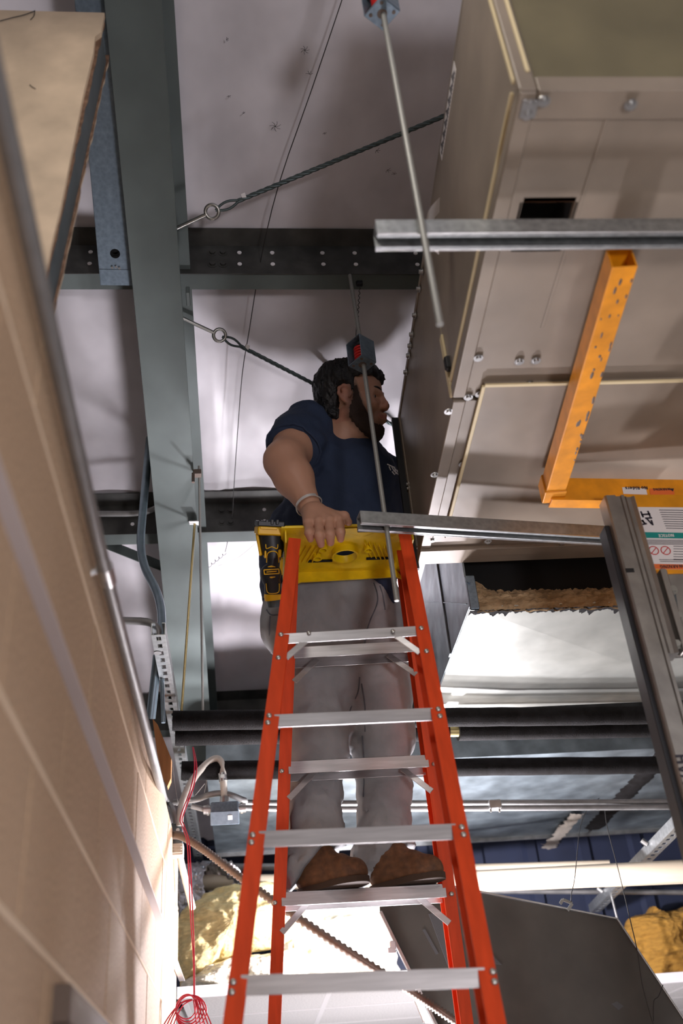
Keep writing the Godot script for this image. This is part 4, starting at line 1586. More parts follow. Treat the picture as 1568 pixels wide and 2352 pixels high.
func strut(label: String, a: Vector3, b: Vector3, _tilt: float) -> void:
	var t := thing("strut_channel", label, "strut", a, "struts under the air handler")
	var s := 0.0413
	var th := 0.0026
	var lip := 0.0095
	# C section, slot downwards; x across, y up
	var prof := PackedVector2Array([Vector2(-s / 2, s / 2), Vector2(s / 2, s / 2), Vector2(s / 2, -s / 2), Vector2(s / 2 - lip, -s / 2), Vector2(s / 2 - lip, -s / 2 + 0.007), Vector2(s / 2 - lip + th, -s / 2 + 0.007), Vector2(s / 2 - lip + th, -s / 2 + th), Vector2(s / 2 - th, -s / 2 + th), Vector2(s / 2 - th, s / 2 - th), Vector2(-s / 2 + th, s / 2 - th), Vector2(-s / 2 + th, -s / 2 + th), Vector2(-s / 2 + lip - th, -s / 2 + th), Vector2(-s / 2 + lip - th, -s / 2 + 0.007), Vector2(-s / 2 + lip, -s / 2 + 0.007), Vector2(-s / 2 + lip, -s / 2), Vector2(-s / 2, -s / 2)])
	var g := G.new()
	g.sweep(prof, a, b)
	obj("channel", g, M.galv, t)
	g = G.new()
	var u := (b - a).normalized()
	var f := u.cross(Vector3.UP).normalized()
	if f.z < 0: f = -f
	for e in [-0.5, 0.5]:
		g.tube([a + f * s * e - Vector3(0, s * 0.5 - 0.001, 0), b + f * s * e - Vector3(0, s * 0.5 - 0.001, 0)], 0.0022, 6)
	obj("rolled_lip", g, M.zinc, t)

func material_lift() -> void:
	var t := thing("material_lift", "orange fork carriage of a material lift on an aluminium mast", "lift", onz(1480, 1320, 2.2))
	var d := 2.2
	# fork arm
	var pf := onz(1268, 1122, d)
	var pn := ony(1428, 592, 1.512)
	pf.y = pn.y
	var u := (pf - pn).normalized()
	var g := G.new()
	var wv := Vector3.UP.cross(u).normalized()
	var tw := 0.05
	var thh := 0.05
	for e in [[Vector3(0, thh / 2, 0), tw, 0.004], [Vector3(0, -thh / 2, 0), tw, 0.004]]:
		g.bar(pn + e[0], pf + e[0], e[1], e[2], Vector3.UP, 0.001)
	for e in [-0.5, 0.5]:
		g.bar(pn + wv * tw * e, pf + wv * tw * e, 0.004, thh + 0.003, Vector3.UP, 0.001)
	obj("fork_arm", g, M.orange_paint, t)
	g = G.new()
	rng.seed = 21
	for k in 46:
		var f := rng.randf_range(0.03, 0.97)
		var sz := rng.randf_range(0.002, 0.009)
		var face := Vector3(0, -thh / 2 - 0.0022, 0) + wv * rng.randf_range(-0.02, 0.02)
		if k % 3 == 0: face = wv * -(tw / 2 + 0.0022) + Vector3(0, rng.randf_range(-0.02, 0.02), 0)
		if k % 3 == 1: face = Vector3(0, -thh / 2 - 0.0022, 0) + wv * (tw / 2 - rng.randf_range(0.0, 0.006)) * -1.0
		var p := pn.lerp(pf, f) + face
		g.blob(Transform3D(g.frame(u, Vector3.UP), p), Vector3(sz * 0.5 if k % 3 else 0.0006, 0.0006 if k % 3 else sz * 0.5, sz * rng.randf_range(0.8, 2.2)), 7)
	obj("scuff", g, M.door_steel, t).set_meta("kind", "stuff")
	g = G.new()
	g.bar(pn + u * 0.05, pn + u * 0.06, tw - 0.004, thh - 0.004, Vector3.UP, 0.0)
	obj("tube_dark_plate", g, M.hollow, t)  # black plate standing in for the dark inside of the tube
	g = G.new()
	g.bar(pf - u * 0.03, pf + u * 0.025, tw + 0.012, thh + 0.012, Vector3.UP, 0.003)
	obj("fork_heel", g, M.orange_paint, t)
	# cross plate: an angle
	var a := onz(1262, 1128, d)
	var b := onz(1760, 1135, d)
	g = G.new()
	g.bar(a + Vector3(0, 0.008, 0), b + Vector3(0, 0.008, 0), 0.006, 0.072, Vector3.UP, 0.001)
	g.bar(a + Vector3(0, -0.028, -0.016), b + Vector3(0, -0.028, -0.016), 0.04, 0.006, Vector3.UP, 0.001)
	obj("cross_bar", g, M.orange_paint, t)
	# carriage plate
	var dz := 2.185
	var P := func(px: float, py: float) -> Vector2:
		var w := onz(px, py, dz)
		return Vector2(w.x, w.y)
	var poly := PackedVector2Array([P.call(1430, 1137), P.call(1700, 1137), P.call(1760, 1322), P.call(1503, 1324), P.call(1494, 1316)])
	g = G.new()
	g.prism(poly, Transform3D(Basis(), Vector3(0, 0, -dz - 0.006)), 0.008)
	obj("carriage_plate", g, M.orange_clean, t)
	# stickers, printed upside down
	var zf := -dz + 0.0025
	var flip := Basis(Vector3(0, 0, 1), PI)
	decal(t, "no_riders_sticker", P, [[1431, 1114], [1486, 1117], [1489, 1131], [1434, 1129]], -d + 0.0036, M.paper)
	decal(t, "warning_sticker", P, [[1494, 1117], [1550, 1119], [1552, 1132], [1496, 1131]], -d + 0.0036, M.warn)
	var p1 := onz(1460, 1123, d)
	p1.z = -d + 0.0052
	words_on("No Riders", 0.014, Transform3D(flip, p1), M.ink, t)
	p1 = onz(1518, 1126, d)
	p1.z = -d + 0.0052
	words_on("WARNING", 0.0105, Transform3D(flip, p1), M.ink, t)
	g = G.new()
	var tr := onz(1542, 1127, d)
	g.prism(PackedVector2Array([Vector2(-0.006, 0.004), Vector2(0.006, 0.004), Vector2(0.0, -0.006)]), Transform3D(Basis(), Vector3(tr.x, tr.y, -d + 0.0047)), 0.0006)
	obj("warning_triangle", g, M.ink, t)
	var q := [[1455, 1166], [1572, 1167], [1614, 1310], [1502, 1308]]
	var s := decal(t, "safety_decal", P, q, zf, M.paper)
	decal(t, "decal_bar", P, [[1473, 1224], [1590, 1226], [1594, 1239], [1477, 1237]], zf + 0.0012, M.teal)
	decal(t, "decal_bar", P, [[1497, 1297], [1611, 1299], [1613, 1310], [1502, 1308]], zf + 0.0012, M.warn)
	p1 = onz(1528, 1232, dz); p1.z = zf + 0.0026
	words_on("NOTICE", 0.012, Transform3D(flip, p1), M.paper, t)
	p1 = onz(1540, 1303, dz); p1.z = zf + 0.0026
	words_on("WARNING", 0.013, Transform3D(flip, p1), M.ink, t)
	g = G.new()
	var line := func(x0: float, y0: float, x1: float, y1: float, w: float) -> void:
		var aa := onz(x0, y0, dz)
		var bb := onz(x1, y1, dz)
		aa.z = zf + 0.0012
		bb.z = zf + 0.0012
		g.bar(aa, bb, w, 0.0006, Vector3(0, 0, 1), 0.0)
	# pictogram strokes
	for k in [[1470, 1176, 1476, 1190], [1486, 1175, 1492, 1189], [1471, 1184, 1492, 1182], [1472, 1196, 1480, 1204], [1474, 1206, 1484, 1204], [1484, 1193, 1496, 1206], [1480, 1192, 1496, 1191], [1474, 1196, 1477, 1202], [1494, 1196, 1498, 1208]]:
		line.call(k[0], k[1], k[2], k[3], 0.005)
	for k in 9:
		line.call(1512 + 2 * k, 1173 + 5.2 * k, 1570 + k, 1174 + 5.2 * k, 0.0018)
	for k in 4:
		line.call(1482 + k, 1242 + 3 * k, 1590, 1243 + 3 * k, 0.0016)
	for k in 6:
		line.call(1545, 1256 + 6 * k, 1590 + k, 1257 + 6 * k, 0.0016)
	for k in 2:
		line.call(1512 + 2 * k, 1287 + 4 * k, 1590, 1288 + 4 * k, 0.0016)
	obj("print", g, M.ink, s)
	g = G.new()
	for c in [[1500, 1266], [1527, 1266]]:
		var cc := onz(c[0], c[1], dz)
		cc.z = zf + 0.0014
		var ring := []
		for k in 21:
			var an := TAU * k / 20.0
			ring.append(cc + Vector3(cos(an), sin(an), 0) * 0.0125)
		g.tube(ring, 0.0014, 5)
		g.tube([cc + Vector3(-0.009, -0.009, 0), cc + Vector3(0.009, 0.009, 0)], 0.0013, 5)
	obj("prohibition_sign", g, M.red, s)
	# mast: an aluminium channel with a groove, plumb
	var mt := onz(1432, 1146, 2.15)
	mt.y = onz(1432, 1146, 2.15).y
	var base := Vector3(mt.x + 0.0, 0.02, mt.z)
	base.x -= 0.014
	var prof := PackedVector2Array([Vector2(-0.045, 0), Vector2(-0.045, 0.046), Vector2(-0.041, 0.05), Vector2(-0.016, 0.05), Vector2(-0.014, 0.044), Vector2(-0.002, 0.044), Vector2(0.0, 0.05), Vector2(0.008, 0.05), Vector2(0.008, 0.0)])
	g = G.new()
	g.prism(prof, Transform3D(Basis(Vector3.RIGHT, Vector3(0, 0, 1), Vector3(0, -1, 0)), Vector3(base.x, mt.y, base.z - 0.03)), mt.y - 0.02)
	obj("mast_channel", g, M.mast, t)
	g = G.new()
	var yl := onz(1508, 1500, 2.13).y
	prof = PackedVector2Array([Vector2(0.0085, 0), Vector2(0.0085, 0.046), Vector2(0.012, 0.05), Vector2(0.016, 0.045), Vector2(0.026, 0.045), Vector2(0.034, 0.051), Vector2(0.037, 0.048), Vector2(0.037, 0.0)])
	g.prism(prof, Transform3D(Basis(Vector3.RIGHT, Vector3(0, 0, 1), Vector3(0, -1, 0)), Vector3(base.x, mt.y - 0.004, base.z - 0.03)), mt.y - 0.004 - yl)
	obj("mast_channel", g, M.mast, t)
	g = G.new()
	g.box(Transform3D(Basis(), Vector3(onz(1446, 1310, 2.13).x, onz(1446, 1310, 2.13).y, base.z + 0.0205)), Vector3(0.022, 0.012, 0.002), 0.0005)
	obj("slot", g, M.black, t)
	g = G.new()
	g.box(Transform3D(Basis(), Vector3(base.x - 0.05, (mt.y - 0.06) * 0.5, base.z - 0.028)), Vector3(0.014, mt.y - 0.1, 0.05), 0.002)
	obj("mast_edge", g, M.tool_black, t)
	# carriage side plate with bolts
	var c0 := onz(1560, 1410, 2.165)
	g = G.new()
	g.box(Transform3D(Basis(), Vector3(base.x + 0.105, c0.y, -2.17)), Vector3(0.16, 0.235, 0.012), 0.004)
	g.box(Transform3D(Basis(), Vector3(base.x + 0.06, c0.y, -2.15)), Vector3(0.02, 0.235, 0.03), 0.004)
	obj("side_plate", g, M.mast, t)
	for pxy in [[1543, 1356], [1556, 1416], [1552, 1481]]:
		g = G.new()
		var p := onz(pxy[0], pxy[1], 2.148)
		g.tube([p, p + Vector3(0, 0, 0.004)], 0.013, 16)
		g.tube([p, p + Vector3(0, 0, 0.012)], 0.009, 6)
		obj("bolt", g, M.steel, t)
	g = G.new()
	g.box(Transform3D(Basis(Vector3(0, 0, 1), -0.12), onz(1546, 1386, 2.16)), Vector3(0.02, 0.07, 0.004), 0.001)
	obj("slot", g, M.stud, t)
	# rear mast channel, further right
	g = G.new()
	g.box(Transform3D(Basis(), Vector3(base.x + 0.27, 1.6, -2.2)), Vector3(0.08, 3.1, 0.06), 0.006)
	obj("mast_channel", g, M.mast, t)
	var q1 := onz(1551, 1775, 2.12)
	q1.z = base.z + 0.0212
	q1.x = base.x - 0.031
	words_on("HVAC", 0.036, Transform3D(Basis(Vector3(0, 0, 1), -PI / 2), q1), M.ink, t)
	# base of the lift on the floor
	g = G.new()
	g.box(Transform3D(Basis(), Vector3(base.x + 0.13, 0.05, base.z)), Vector3(0.5, 0.1, 0.4), 0.01)
	g.bar(Vector3(base.x - 0.1, 0.05, base.z), Vector3(base.x - 0.2, 0.05, base.z + 0.9), 0.07, 0.07, Vector3.UP, 0.005)
	g.bar(Vector3(base.x + 0.36, 0.05, base.z), Vector3(base.x + 0.46, 0.05, base.z + 0.9), 0.07, 0.07, Vector3.UP, 0.005)
	obj("base", g, M.mast, t)

func decal(t: Node, called: String, P: Callable, q: Array, z: float, m: Material) -> MeshInstance3D:
	var poly := PackedVector2Array()
	for e in q: poly.append(P.call(e[0], e[1]))
	var g := G.new()
	g.prism(poly, Transform3D(Basis(), Vector3(0, 0, z)), 0.001)
	return obj(called, g, m, t)

func loose_things() -> void:
	# grey sheet panel
	var d := 3.69
	var t := thing("sheet_panel", "large dark grey sheet panel leaning behind the ladder at the lower right", "panel", onz(1300, 2352, d))
	var poly := PackedVector2Array()
	for q in [[868, 2000], [1040, 2036], [1415, 2110], [1572, 2348], [1660, 2480], [1060, 2480], [873, 2092]]:
		var w := onz(q[0], q[1], d)
		poly.append(Vector2(w.x, w.y))
	var g := G.new()
	g.prism(poly, Transform3D(Basis(), Vector3(0, 0, -d - 0.02)), 0.02)
	obj("sheet", g, M.panel_grey, t)
	g = G.new()
	var e := PackedVector2Array()
	for q in [[1040, 2037], [1415, 2111], [1572, 2348], [1660, 2480]]:
		var w := onz(q[0], q[1], d)
		e.append(Vector2(w.x, w.y))
	for k in 3:
		g.bar(Vector3(e[k].x, e[k].y, -d), Vector3(e[k + 1].x, e[k + 1].y, -d), 0.006, 0.024, Vector3(0, 0, 1), 0.001)
	obj("bright_edge", g, M.zinc, t)
	g = G.new()
	g.bar(onz(873, 2094, d - 0.002), onz(1010, 2372, d - 0.002), 0.012, 0.02, Vector3(0, 0, 1), 0.002)
	obj("edge_strip", g, M.zinc, t)
	g = G.new()
	var fp := PackedVector2Array()
	for q in [[984, 2100], [1010, 2096], [1062, 2250], [1036, 2240]]:
		var w := onz(q[0], q[1], d)
		fp.append(Vector2(w.x, w.y))
	g.prism(fp, Transform3D(Basis(), Vector3(0, 0, -d)), 0.006)
	obj("folded_seam", g, M.panel_fold, t)
	for q in [[[970, 2136], [976, 2134], [1007, 2190], [1001, 2192]], [[1062, 2146], [1086, 2148], [1152, 2216], [1128, 2214]], [[1403, 2306], [1416, 2300], [1432, 2311], [1420, 2320]]]:
		g = G.new()
		var tp := PackedVector2Array()
		for p in q:
			var w := onz(p[0], p[1], d)
			tp.append(Vector2(w.x, w.y))
		g.prism(tp, Transform3D(Basis(), Vector3(0, 0, -d)), 0.0015)
		obj("tape_patch", g, M.panel_fold, t)
	g = G.new()
	g.box(Transform3D(Basis(), onz(902, 2172, d - 0.01)), Vector3(0.02, 0.03, 0.02), 0.003)
	g.box(Transform3D(Basis(), onz(899, 2184, d - 0.01)), Vector3(0.028, 0.02, 0.02), 0.003)
	obj("clip", g, M.strip_grey, t)
	# bent metal clip hung on a wire
	t = thing("hanging_clip", "small bent metal clip hung on a thin wire over the grey panel", "clip", onz(1298, 2085, d - 0.03))
	g = G.new()
	var c := [onz(1286, 2076, 3.66), onz(1292, 2066, 3.66), onz(1314, 2075, 3.66), onz(1303, 2091, 3.66)]
	for k in 3: g.bar(c[k], c[k + 1], 0.012, 0.003, Vector3(0, 0, 1).rotated(Vector3.UP, 0.5), 0.001)
	obj("clip", g, M.steel, t)
	g = G.new()
	g.tube(arc([onz(1376, 1833, 3.95), onz(1350, 1856, 3.92), onz(1332, 1900, 3.9), onz(1326, 1950, 3.72), onz(1319, 2020, 3.67), onz(1312, 2052, 3.66), onz(1311, 2072, 3.66)], 6), 0.0016, 5)
	obj("wire", g, M.dark_wire, t)
	g = G.new()
	g.tube(arc([onz(1388, 1850, 3.95), onz(1394, 1900, 3.9), onz(1420, 2000, 3.85), onz(1446, 2110, 3.64), onz(1462, 2180, 3.63), onz(1474, 2260, 3.63), onz(1492, 2330, 3.63), onz(1500, 2352, 3.63)], 6), 0.0018, 5)
	g.tube(arc([onz(1500, 2345, 3.63), onz(1501, 2300, 3.63), onz(1512, 2288, 3.63), onz(1522, 2262, 3.63)], 6), 0.0016, 5)
	tag(obj("loose_wire", g, M.dark_wire), "long thin dark wire trailing down over the grey panel", "wire")
	g = G.new()
	g.tube(arc([onz(1030, 1890, 3.6), onz(1036, 1960, 3.6), onz(1062, 2080, 3.6), onz(1075, 2150, 3.6), onz(1098, 2200, 3.6), onz(1120, 2225, 3.6)], 6), 0.0016, 5)
	tag(obj("loose_wire", g, M.dark_wire), "short dark wire dangling behind the ladder's right rails", "wire")
	# wool batts
	wool("thick yellow glass wool batt folded over on the ceiling at the left", M.wool, [[404, 2140], [430, 2085], [470, 2055], [540, 2034], [620, 2030], [700, 2060], [690, 2140], [620, 2180], [560, 2190], [500, 2215], [470, 2262], [412, 2270]], 4.78, 0.20, 21)
	wool("flattened grey-yellow wool batt lying under the folded one", M.wool_pale, [[410, 2262], [460, 2232], [520, 2215], [560, 2198], [700, 2180], [720, 2274], [410, 2278]], 4.74, 0.16, 22)
	wool("glass wool sheet behind the ladder with strong light put into its pale colour", M.wool_pale, [[640, 2060], [900, 2070], [920, 2262], [640, 2266]], 4.95, 0.14, 23)
	wool("torn yellow glass wool batt at the right behind the panel's edge", M.wool_dim, [[1428, 2140], [1440, 2112], [1480, 2094], [1494, 2082], [1510, 2092], [1548, 2092], [1580, 2078], [1640, 2070], [1650, 2262], [1500, 2262], [1460, 2210]], 5.36, 0.16, 24)
	# crumpled foil duct
	t = thing("foil_duct", "crumpled silver foil duct end behind the yellow wool", "duct", onz(430, 2090, 5.1))
	g = G.new()
	var fn := FastNoiseLite.new()
	fn.seed = 12
	fn.frequency = 6.0
	fn.fractal_octaves = 4
	var fc := onz(420, 2058, 5.1)
	g.grid(64, 40, func(a: float, b: float) -> Vector3:
		var an := TAU * a
		var o := Vector3(cos(an), sin(an), 0)
		var r := 0.11 + 0.02 * fn.get_noise_3d(o.x, o.y, b * 2.0) + 0.004 * sin(b * 70.0)
		return fc + o.rotated(Vector3.UP, 0.6) * r + Vector3(-0.3 + 0.5 * b, 0, 0.2 * b))
	obj("foil_sleeve", g, M.foil, t)
	# diagonal slotted strut at the right
	var s0 := ony(1590, 1872, 1.0)
	var s1 := ony(1366, 2096, 1.0)
	t = thing("slotted_strut", "slotted steel strut slanting down at the right edge beyond the mast", "strut", s0)
	var dirn := s1 - s0
	var L := dirn.length()
	dirn = dirn.normalized()
	var side := dirn.cross(Vector3.UP)
	var bs := Basis(side, Vector3.UP, -dirn)
	g = G.new()
	g.box(Transform3D(bs, s0 - side * 0.025 + dirn * L * 0.5 + Vector3(0, 0.02, 0)), Vector3(0.003, 0.04, L), 0.0)
	obj("side_wall", g, M.galv, t)
	g = G.new()
	for r in slotted(L, 0.05, 0.06, 0.018, 0.03):
		g.box(Transform3D(bs, s0 + side * r[0].x + dirn * r[0].y), Vector3(r[1].x, 0.003, r[1].y), 0.0)
	obj("slotted_face", g, M.galv, t)
	g = G.new()
	var rp := s0 + dirn * L * 0.78
	for q in [0.0, 0.5]:
		var p: Vector3 = s0 + dirn * L * (0.8 - float(q))
		g = G.new()
		g.tube([p + side * -0.03 + Vector3(0, 0.03, 0), p + side * -0.05 + Vector3(0, 0.05, 0)], 0.012, 6)
		obj("bolt", g, M.zinc, t)
	g = G.new()
	g.tube([rp, rp + Vector3(0.01, -0.28, 0.0)], 0.006, 8)
	obj("hanger", g, M.zinc, t)
	# cobwebs: a few dusty threads
	g = G.new()
	for q in [[[455, 760, 4.3], [600, 920, 3.2]], [[240, 1090, 3.5], [352, 1010, 3.3]], [[232, 1165, 3.5], [345, 1120, 3.3]], [[250, 1170, 3.4], [355, 1060, 3.3]], [[500, 1300, 3.3], [600, 1235, 3.2]], [[460, 1840, 3.8], [475, 1790, 3.85]], [[405, 1850, 3.8], [470, 1800, 3.85]], [[395, 1740, 3.7], [410, 1850, 3.75]]]:
		var a := onz(q[0][0], q[0][1], q[0][2] if q[0][2] < 4 else 3.0)
		var b := onz(q[1][0], q[1][1], q[1][2])
		var m := a.lerp(b, 0.5) - Vector3(0, 0.02, 0)
		g.tube(arc([a, m, b], 5), 0.0007, 4)
	var cw := obj("cobweb", g, M.web)
	tag(cw, "dusty cobweb threads strung between the conduits and the rafter", "cobweb", "", "stuff")
	# dry spiders and specks on the liner
	g = G.new()
	for q in [[632, 290, 0.8], [700, 115, 0.6], [710, 170, 0.5], [890, 390, 0.5], [865, 345, 0.5], [525, 220, 0.3], [745, 305, 0.3], [905, 400, 0.4], [520, 90, 0.3], [560, 260, 0.25]]:
		var c2 := onslope(q[0], q[1], 3.41, -0.35)
		for k in 7:
			var an: float = TAU * k / 7.0 + float(q[0])
			var e1: Vector3 = c2 + Vector3(cos(an), -0.002, sin(an)) * 0.012 * float(q[2])
			if q[2] < 0.55 and k > 3: continue
			g.tube(arc([c2, e1 + Vector3(0, 0.0, 0), e1 + Vector3(cos(an + 0.6), -0.003, sin(an + 0.6)) * 0.012 * q[2]], 3), 0.0006, 4)
		g.ball(c2, 0.0025 * q[2], 6)
	tag(obj("dead_spider", g, M.dark_wire), "dried spiders and dark specks stuck to the white roof liner", "spiders", "", "stuff")

func wool(label: String, m: Material, outline: Array, d: float, thick: float, sd: int) -> void:
	var fn := FastNoiseLite.new()
	fn.seed = sd
	fn.frequency = 2.2
	fn.fractal_octaves = 6
	fn.fractal_gain = 0.42
	# outline resampled, then a pillow: front and back sheets over the outline from its centre
	var ring := []
	for k in outline.size():
		var a := onz(outline[k][0], outline[k][1], d)
		var b := onz(outline[(k + 1) % outline.size()][0], outline[(k + 1) % outline.size()][1], d)
		for s in 10: ring.append(a.lerp(b, s / 10.0))
	var c := Vector3.ZERO
	for p in ring: c += p / ring.size()
	var g := G.new()
	var f := func(a: float, b: float) -> Vector3:
		var fa := a * ring.size()
		var k := int(fa) % ring.size()
		var p: Vector3 = ring[k]
		p = p.lerp(ring[(k + 1) % ring.size()], fa - floorf(fa))
		# b 0..1: front centre -> rim -> back centre
		var s := 1.0 - absf(b * 2.0 - 1.0)
		s = sin(s * PI * 0.5)
		var q: Vector3 = c.lerp(p, s)
		var z := thick * sqrt(maxf(0.0, 1.0 - s * s)) * (1.0 if b < 0.5 else -1.0)
		q.z += z
		var nz := fn.get_noise_3d(q.x * 2.0, q.y * 3.4, q.z * 2.0)
		var nf := fn.get_noise_3d(q.x * 9.0 + 30.0, q.y * 16.0, q.z * 9.0)
		var o: Vector3 = (q - c).normalized()
		return q + o * (nz * 0.03 + nf * 0.005) + Vector3(0, 0, nz * 0.03 + nf * 0.004)
	g.grid(200, 90, f)
	tag(obj("wool_batt", g, m), label, "insulation", "glass wool batts on the ceiling")

# ---------------------------------------------------------------- stepladder
func near_side(px: float, py: float) -> Vector3:
	var r := ray(px, py)
	return EYE + r * (2.02 / (-r.z - 0.30 * r.y))

func far_side(px: float, py: float) -> Vector3:
	var r := ray(px, py)
	return EYE + r * (3.178 / (-r.z + 0.30 * r.y))

func rail(t: Node, a: Vector3, b: Vector3, side: float) -> void:
	b = a + (b - a) * ((a.y - 0.02) / (a.y - b.y))
	var w := 0.036
	var dp := 0.070
	var th := 0.005
	var s := side
	var prof := PackedVector2Array([Vector2(-w / 2 * s, -dp), Vector2(w / 2 * s, -dp), Vector2(w / 2 * s, -dp + th), Vector2((-w / 2 + th) * s, -dp + th), Vector2((-w / 2 + th) * s, -th), Vector2(w / 2 * s, -th), Vector2(w / 2 * s, 0), Vector2(-w / 2 * s, 0)])
	var g := G.new()
	g.sweep(prof, a, b, Vector3(0, 0, 1))
	# rounded arrises so the corners catch light
	var fr := g.frame(b - a, Vector3(0, 0, 1))
	for e in [-1, 1]:
		g.tube([a + fr.x * (w / 2 - 0.002) * e - fr.y * 0.002, b + fr.x * (w / 2 - 0.002) * e - fr.y * 0.002], 0.0024, 6)
	obj("rail", g, M.ladder_orange, t)
	g = G.new()
	g.box(Transform3D(Basis(), b + Vector3(0, 0.01, -0.03)), Vector3(0.05, 0.06, 0.085), 0.008)
	obj("foot", g, M.black, t)

func rivet(t: Node, p: Vector3, r := 0.007) -> void:
	var g := G.new()
	g.blob(Transform3D(Basis(), p), Vector3(r, r, r * 0.55), 10)
	obj("rivet", g, M.steel, t)

func ladder() -> void:
	var foot := near_side(820, 2300)
	var t := thing("stepladder", "tall orange fibreglass stepladder with aluminium rungs and a yellow cap", "ladder", Vector3(foot.x, 0, foot.z - 0.3))
	rail(t, near_side(677, 1236), near_side(533, 2352), 1.0)
	rail(t, near_side(929, 1226), near_side(1141, 2352), -1.0)
	rail(t, far_side(674, 1262), far_side(630, 2352), 1.0)
	rail(t, far_side(925, 1256), far_side(1073, 2352), -1.0)
	# near side: flat cross bars riveted between the rails
	var bars := [[648, 1465, 957, 1447, 0.029], [630, 1654, 996, 1638, 0.033], [594, 1926, 1049, 1908, 0.035], [552, 2262, 1116, 2244, 0.037]]
	for k in 4:
		var q: Array = bars[k]
		var a := near_side(q[0], q[1])
		var b := near_side(q[2], q[3])
		var g := G.new()
		var up := Vector3(0, 1, 0.0)
		g.bar(a - Vector3(0, 0, 0.006), b - Vector3(0, 0, 0.006), 0.004, q[4], up, 0.001)
		obj("cross_bar", g, M.aluminium, t)
		var rv := [[645, 1458, 967, 1443], [618, 1644, 1006, 1629], [580, 1918, 1060, 1900], [535, 2256, 1131, 2232]]
		var dy := [53, 16, 17, 23]
		for e in 2:
			rivet(t, near_side(rv[k][0] - (3.0 if e else 0.0) * (2 if k == 0 else 1), rv[k][1] + e * dy[k]) + Vector3(0, 0, 0.002))
			rivet(t, near_side(rv[k][2] + (4.0 if e else 0.0) * (3 if k == 0 else 1), rv[k][3] + e * dy[k]) + Vector3(0, 0, 0.002))
		if k == 0:
			for e in [[709, 1462, 656, 1507], [902, 1450, 966, 1495]]:
				g = G.new()
				g.bar(near_side(e[0], e[1]) + Vector3(0, 0, -0.011), near_side(e[2], e[3]) + Vector3(0, 0, -0.011), 0.003, 0.017, Vector3(0, 0, 1).cross(near_side(e[0], e[1]) - near_side(e[2], e[3])), 0.001)
				obj("knee_brace", g, M.aluminium, t)
				rivet(t, near_side(e[0], e[1] - 8 if e[0] < 800 else e[1]) + Vector3(0, 0, 0.002), 0.006)
	# far side: channel steps, seen from beneath
	var steps := [[674, 1500, 949, 1484], [662, 1764, 984, 1748], [646, 2066, 1024, 2046]]
	for k in 3:
		var q: Array = steps[k]
		var a := far_side(q[0], q[1]) + Vector3(0, 0, 0.0)
		var b := far_side(q[2], q[3]) + Vector3(0, 0, 0.0)
		b.z = a.z
		var g := G.new()
		var lip := 0.036
		# near lip, tread, far lip
		g.bar(a, b, 0.003, lip, Vector3.UP, 0.001)
		g.bar(a + Vector3(0, lip * 0.5, -0.036), b + Vector3(0, lip * 0.5, -0.036), 0.075, 0.003, Vector3.UP, 0.001)
		g.bar(a + Vector3(0, 0, -0.072), b + Vector3(0, 0, -0.072), 0.003, lip, Vector3.UP, 0.001)
		for r in 5:
			g.bar(a + Vector3(0, lip * 0.5 + 0.002, -0.006 - 0.014 * r), b + Vector3(0, lip * 0.5 + 0.002, -0.006 - 0.014 * r), 0.004, 0.003, Vector3.UP, 0.001)
		obj("step", g, M.aluminium, t)
		var u := (b - a).normalized()
		for e in [[a, u, 0.055], [b, -u, 0.055]]:
			g = G.new()
			var p0: Vector3 = e[0] + e[1] * 0.075 + Vector3(0, -0.006, -0.04)
			var p1: Vector3 = e[0] + e[1] * -0.002 + Vector3(0, -0.085, -0.02)
			g.bar(p0, p1, 0.003, 0.018, Vector3(0, 0, 1).cross(p0 - p1), 0.001)
			obj("knee_brace", g, M.aluminium, t)
		for e in [[q[0] - 15, q[1] + 8], [q[2] + 12, q[3] + 8]]:
			rivet(t, far_side(e[0], e[1]) + Vector3(0, 0, 0.006))
	# the cap
	var y1 := onz(800, 1209, 2.50).y
	var xl := onz(655, 1215, 2.50).x
	var xr := onz(946, 1222, 2.50).x
	var y0 := y1 - 0.040
	var zf := -2.497
	var zb := -2.75
	var g := G.new()
	# front lip with a scalloped lower edge
	var prof := PackedVector2Array([Vector2(xl, y1), Vector2(xr, y1), Vector2(xr, y0 + 0.004)])
	for k in 49:
		var f := k / 48.0
		var x := lerpf(xr, xl, f)
		var dip := 0.0
		dip += 0.016 * exp(-pow((f - 0.16) / 0.035, 2.0)) - 0.012 * exp(-pow((f - 0.26) / 0.03, 2.0)) + 0.012 * exp(-pow((f - 0.40) / 0.08, 2.0))
		if f > 0.93: dip -= 0.006
		prof.append(Vector2(x, y0 + 0.016 - dip))
	prof.append(Vector2(xl, y0 - 0.012))
	g.prism(prof, Transform3D(Basis(), Vector3(0, 0, zf - 0.005)), 0.005)
	g.tube([Vector3(xl, y1, zf), Vector3(xr, y1, zf)], 0.005, 8)
	obj("cap_lip", g, M.yellow, t)
	for x in [xl, xr]:
		g = G.new()
		g.box(Transform3D(Basis(), Vector3(x, (y1 + y0) * 0.5 - 0.004, (zf + zb) * 0.5)), Vector3(0.006, y1 - y0 + 0.02, zf - zb), 0.002)
		obj("cap_side", g, M.yellow, t)
	# top plate with a round hole
	g = G.new()
	var hc := ony(792, 1266, y1 - 0.01 - EYE.y)
	var hr := 0.036
	var cx := (xl + xr) * 0.5
	var ring := 32
	var yt := y1 - 0.004
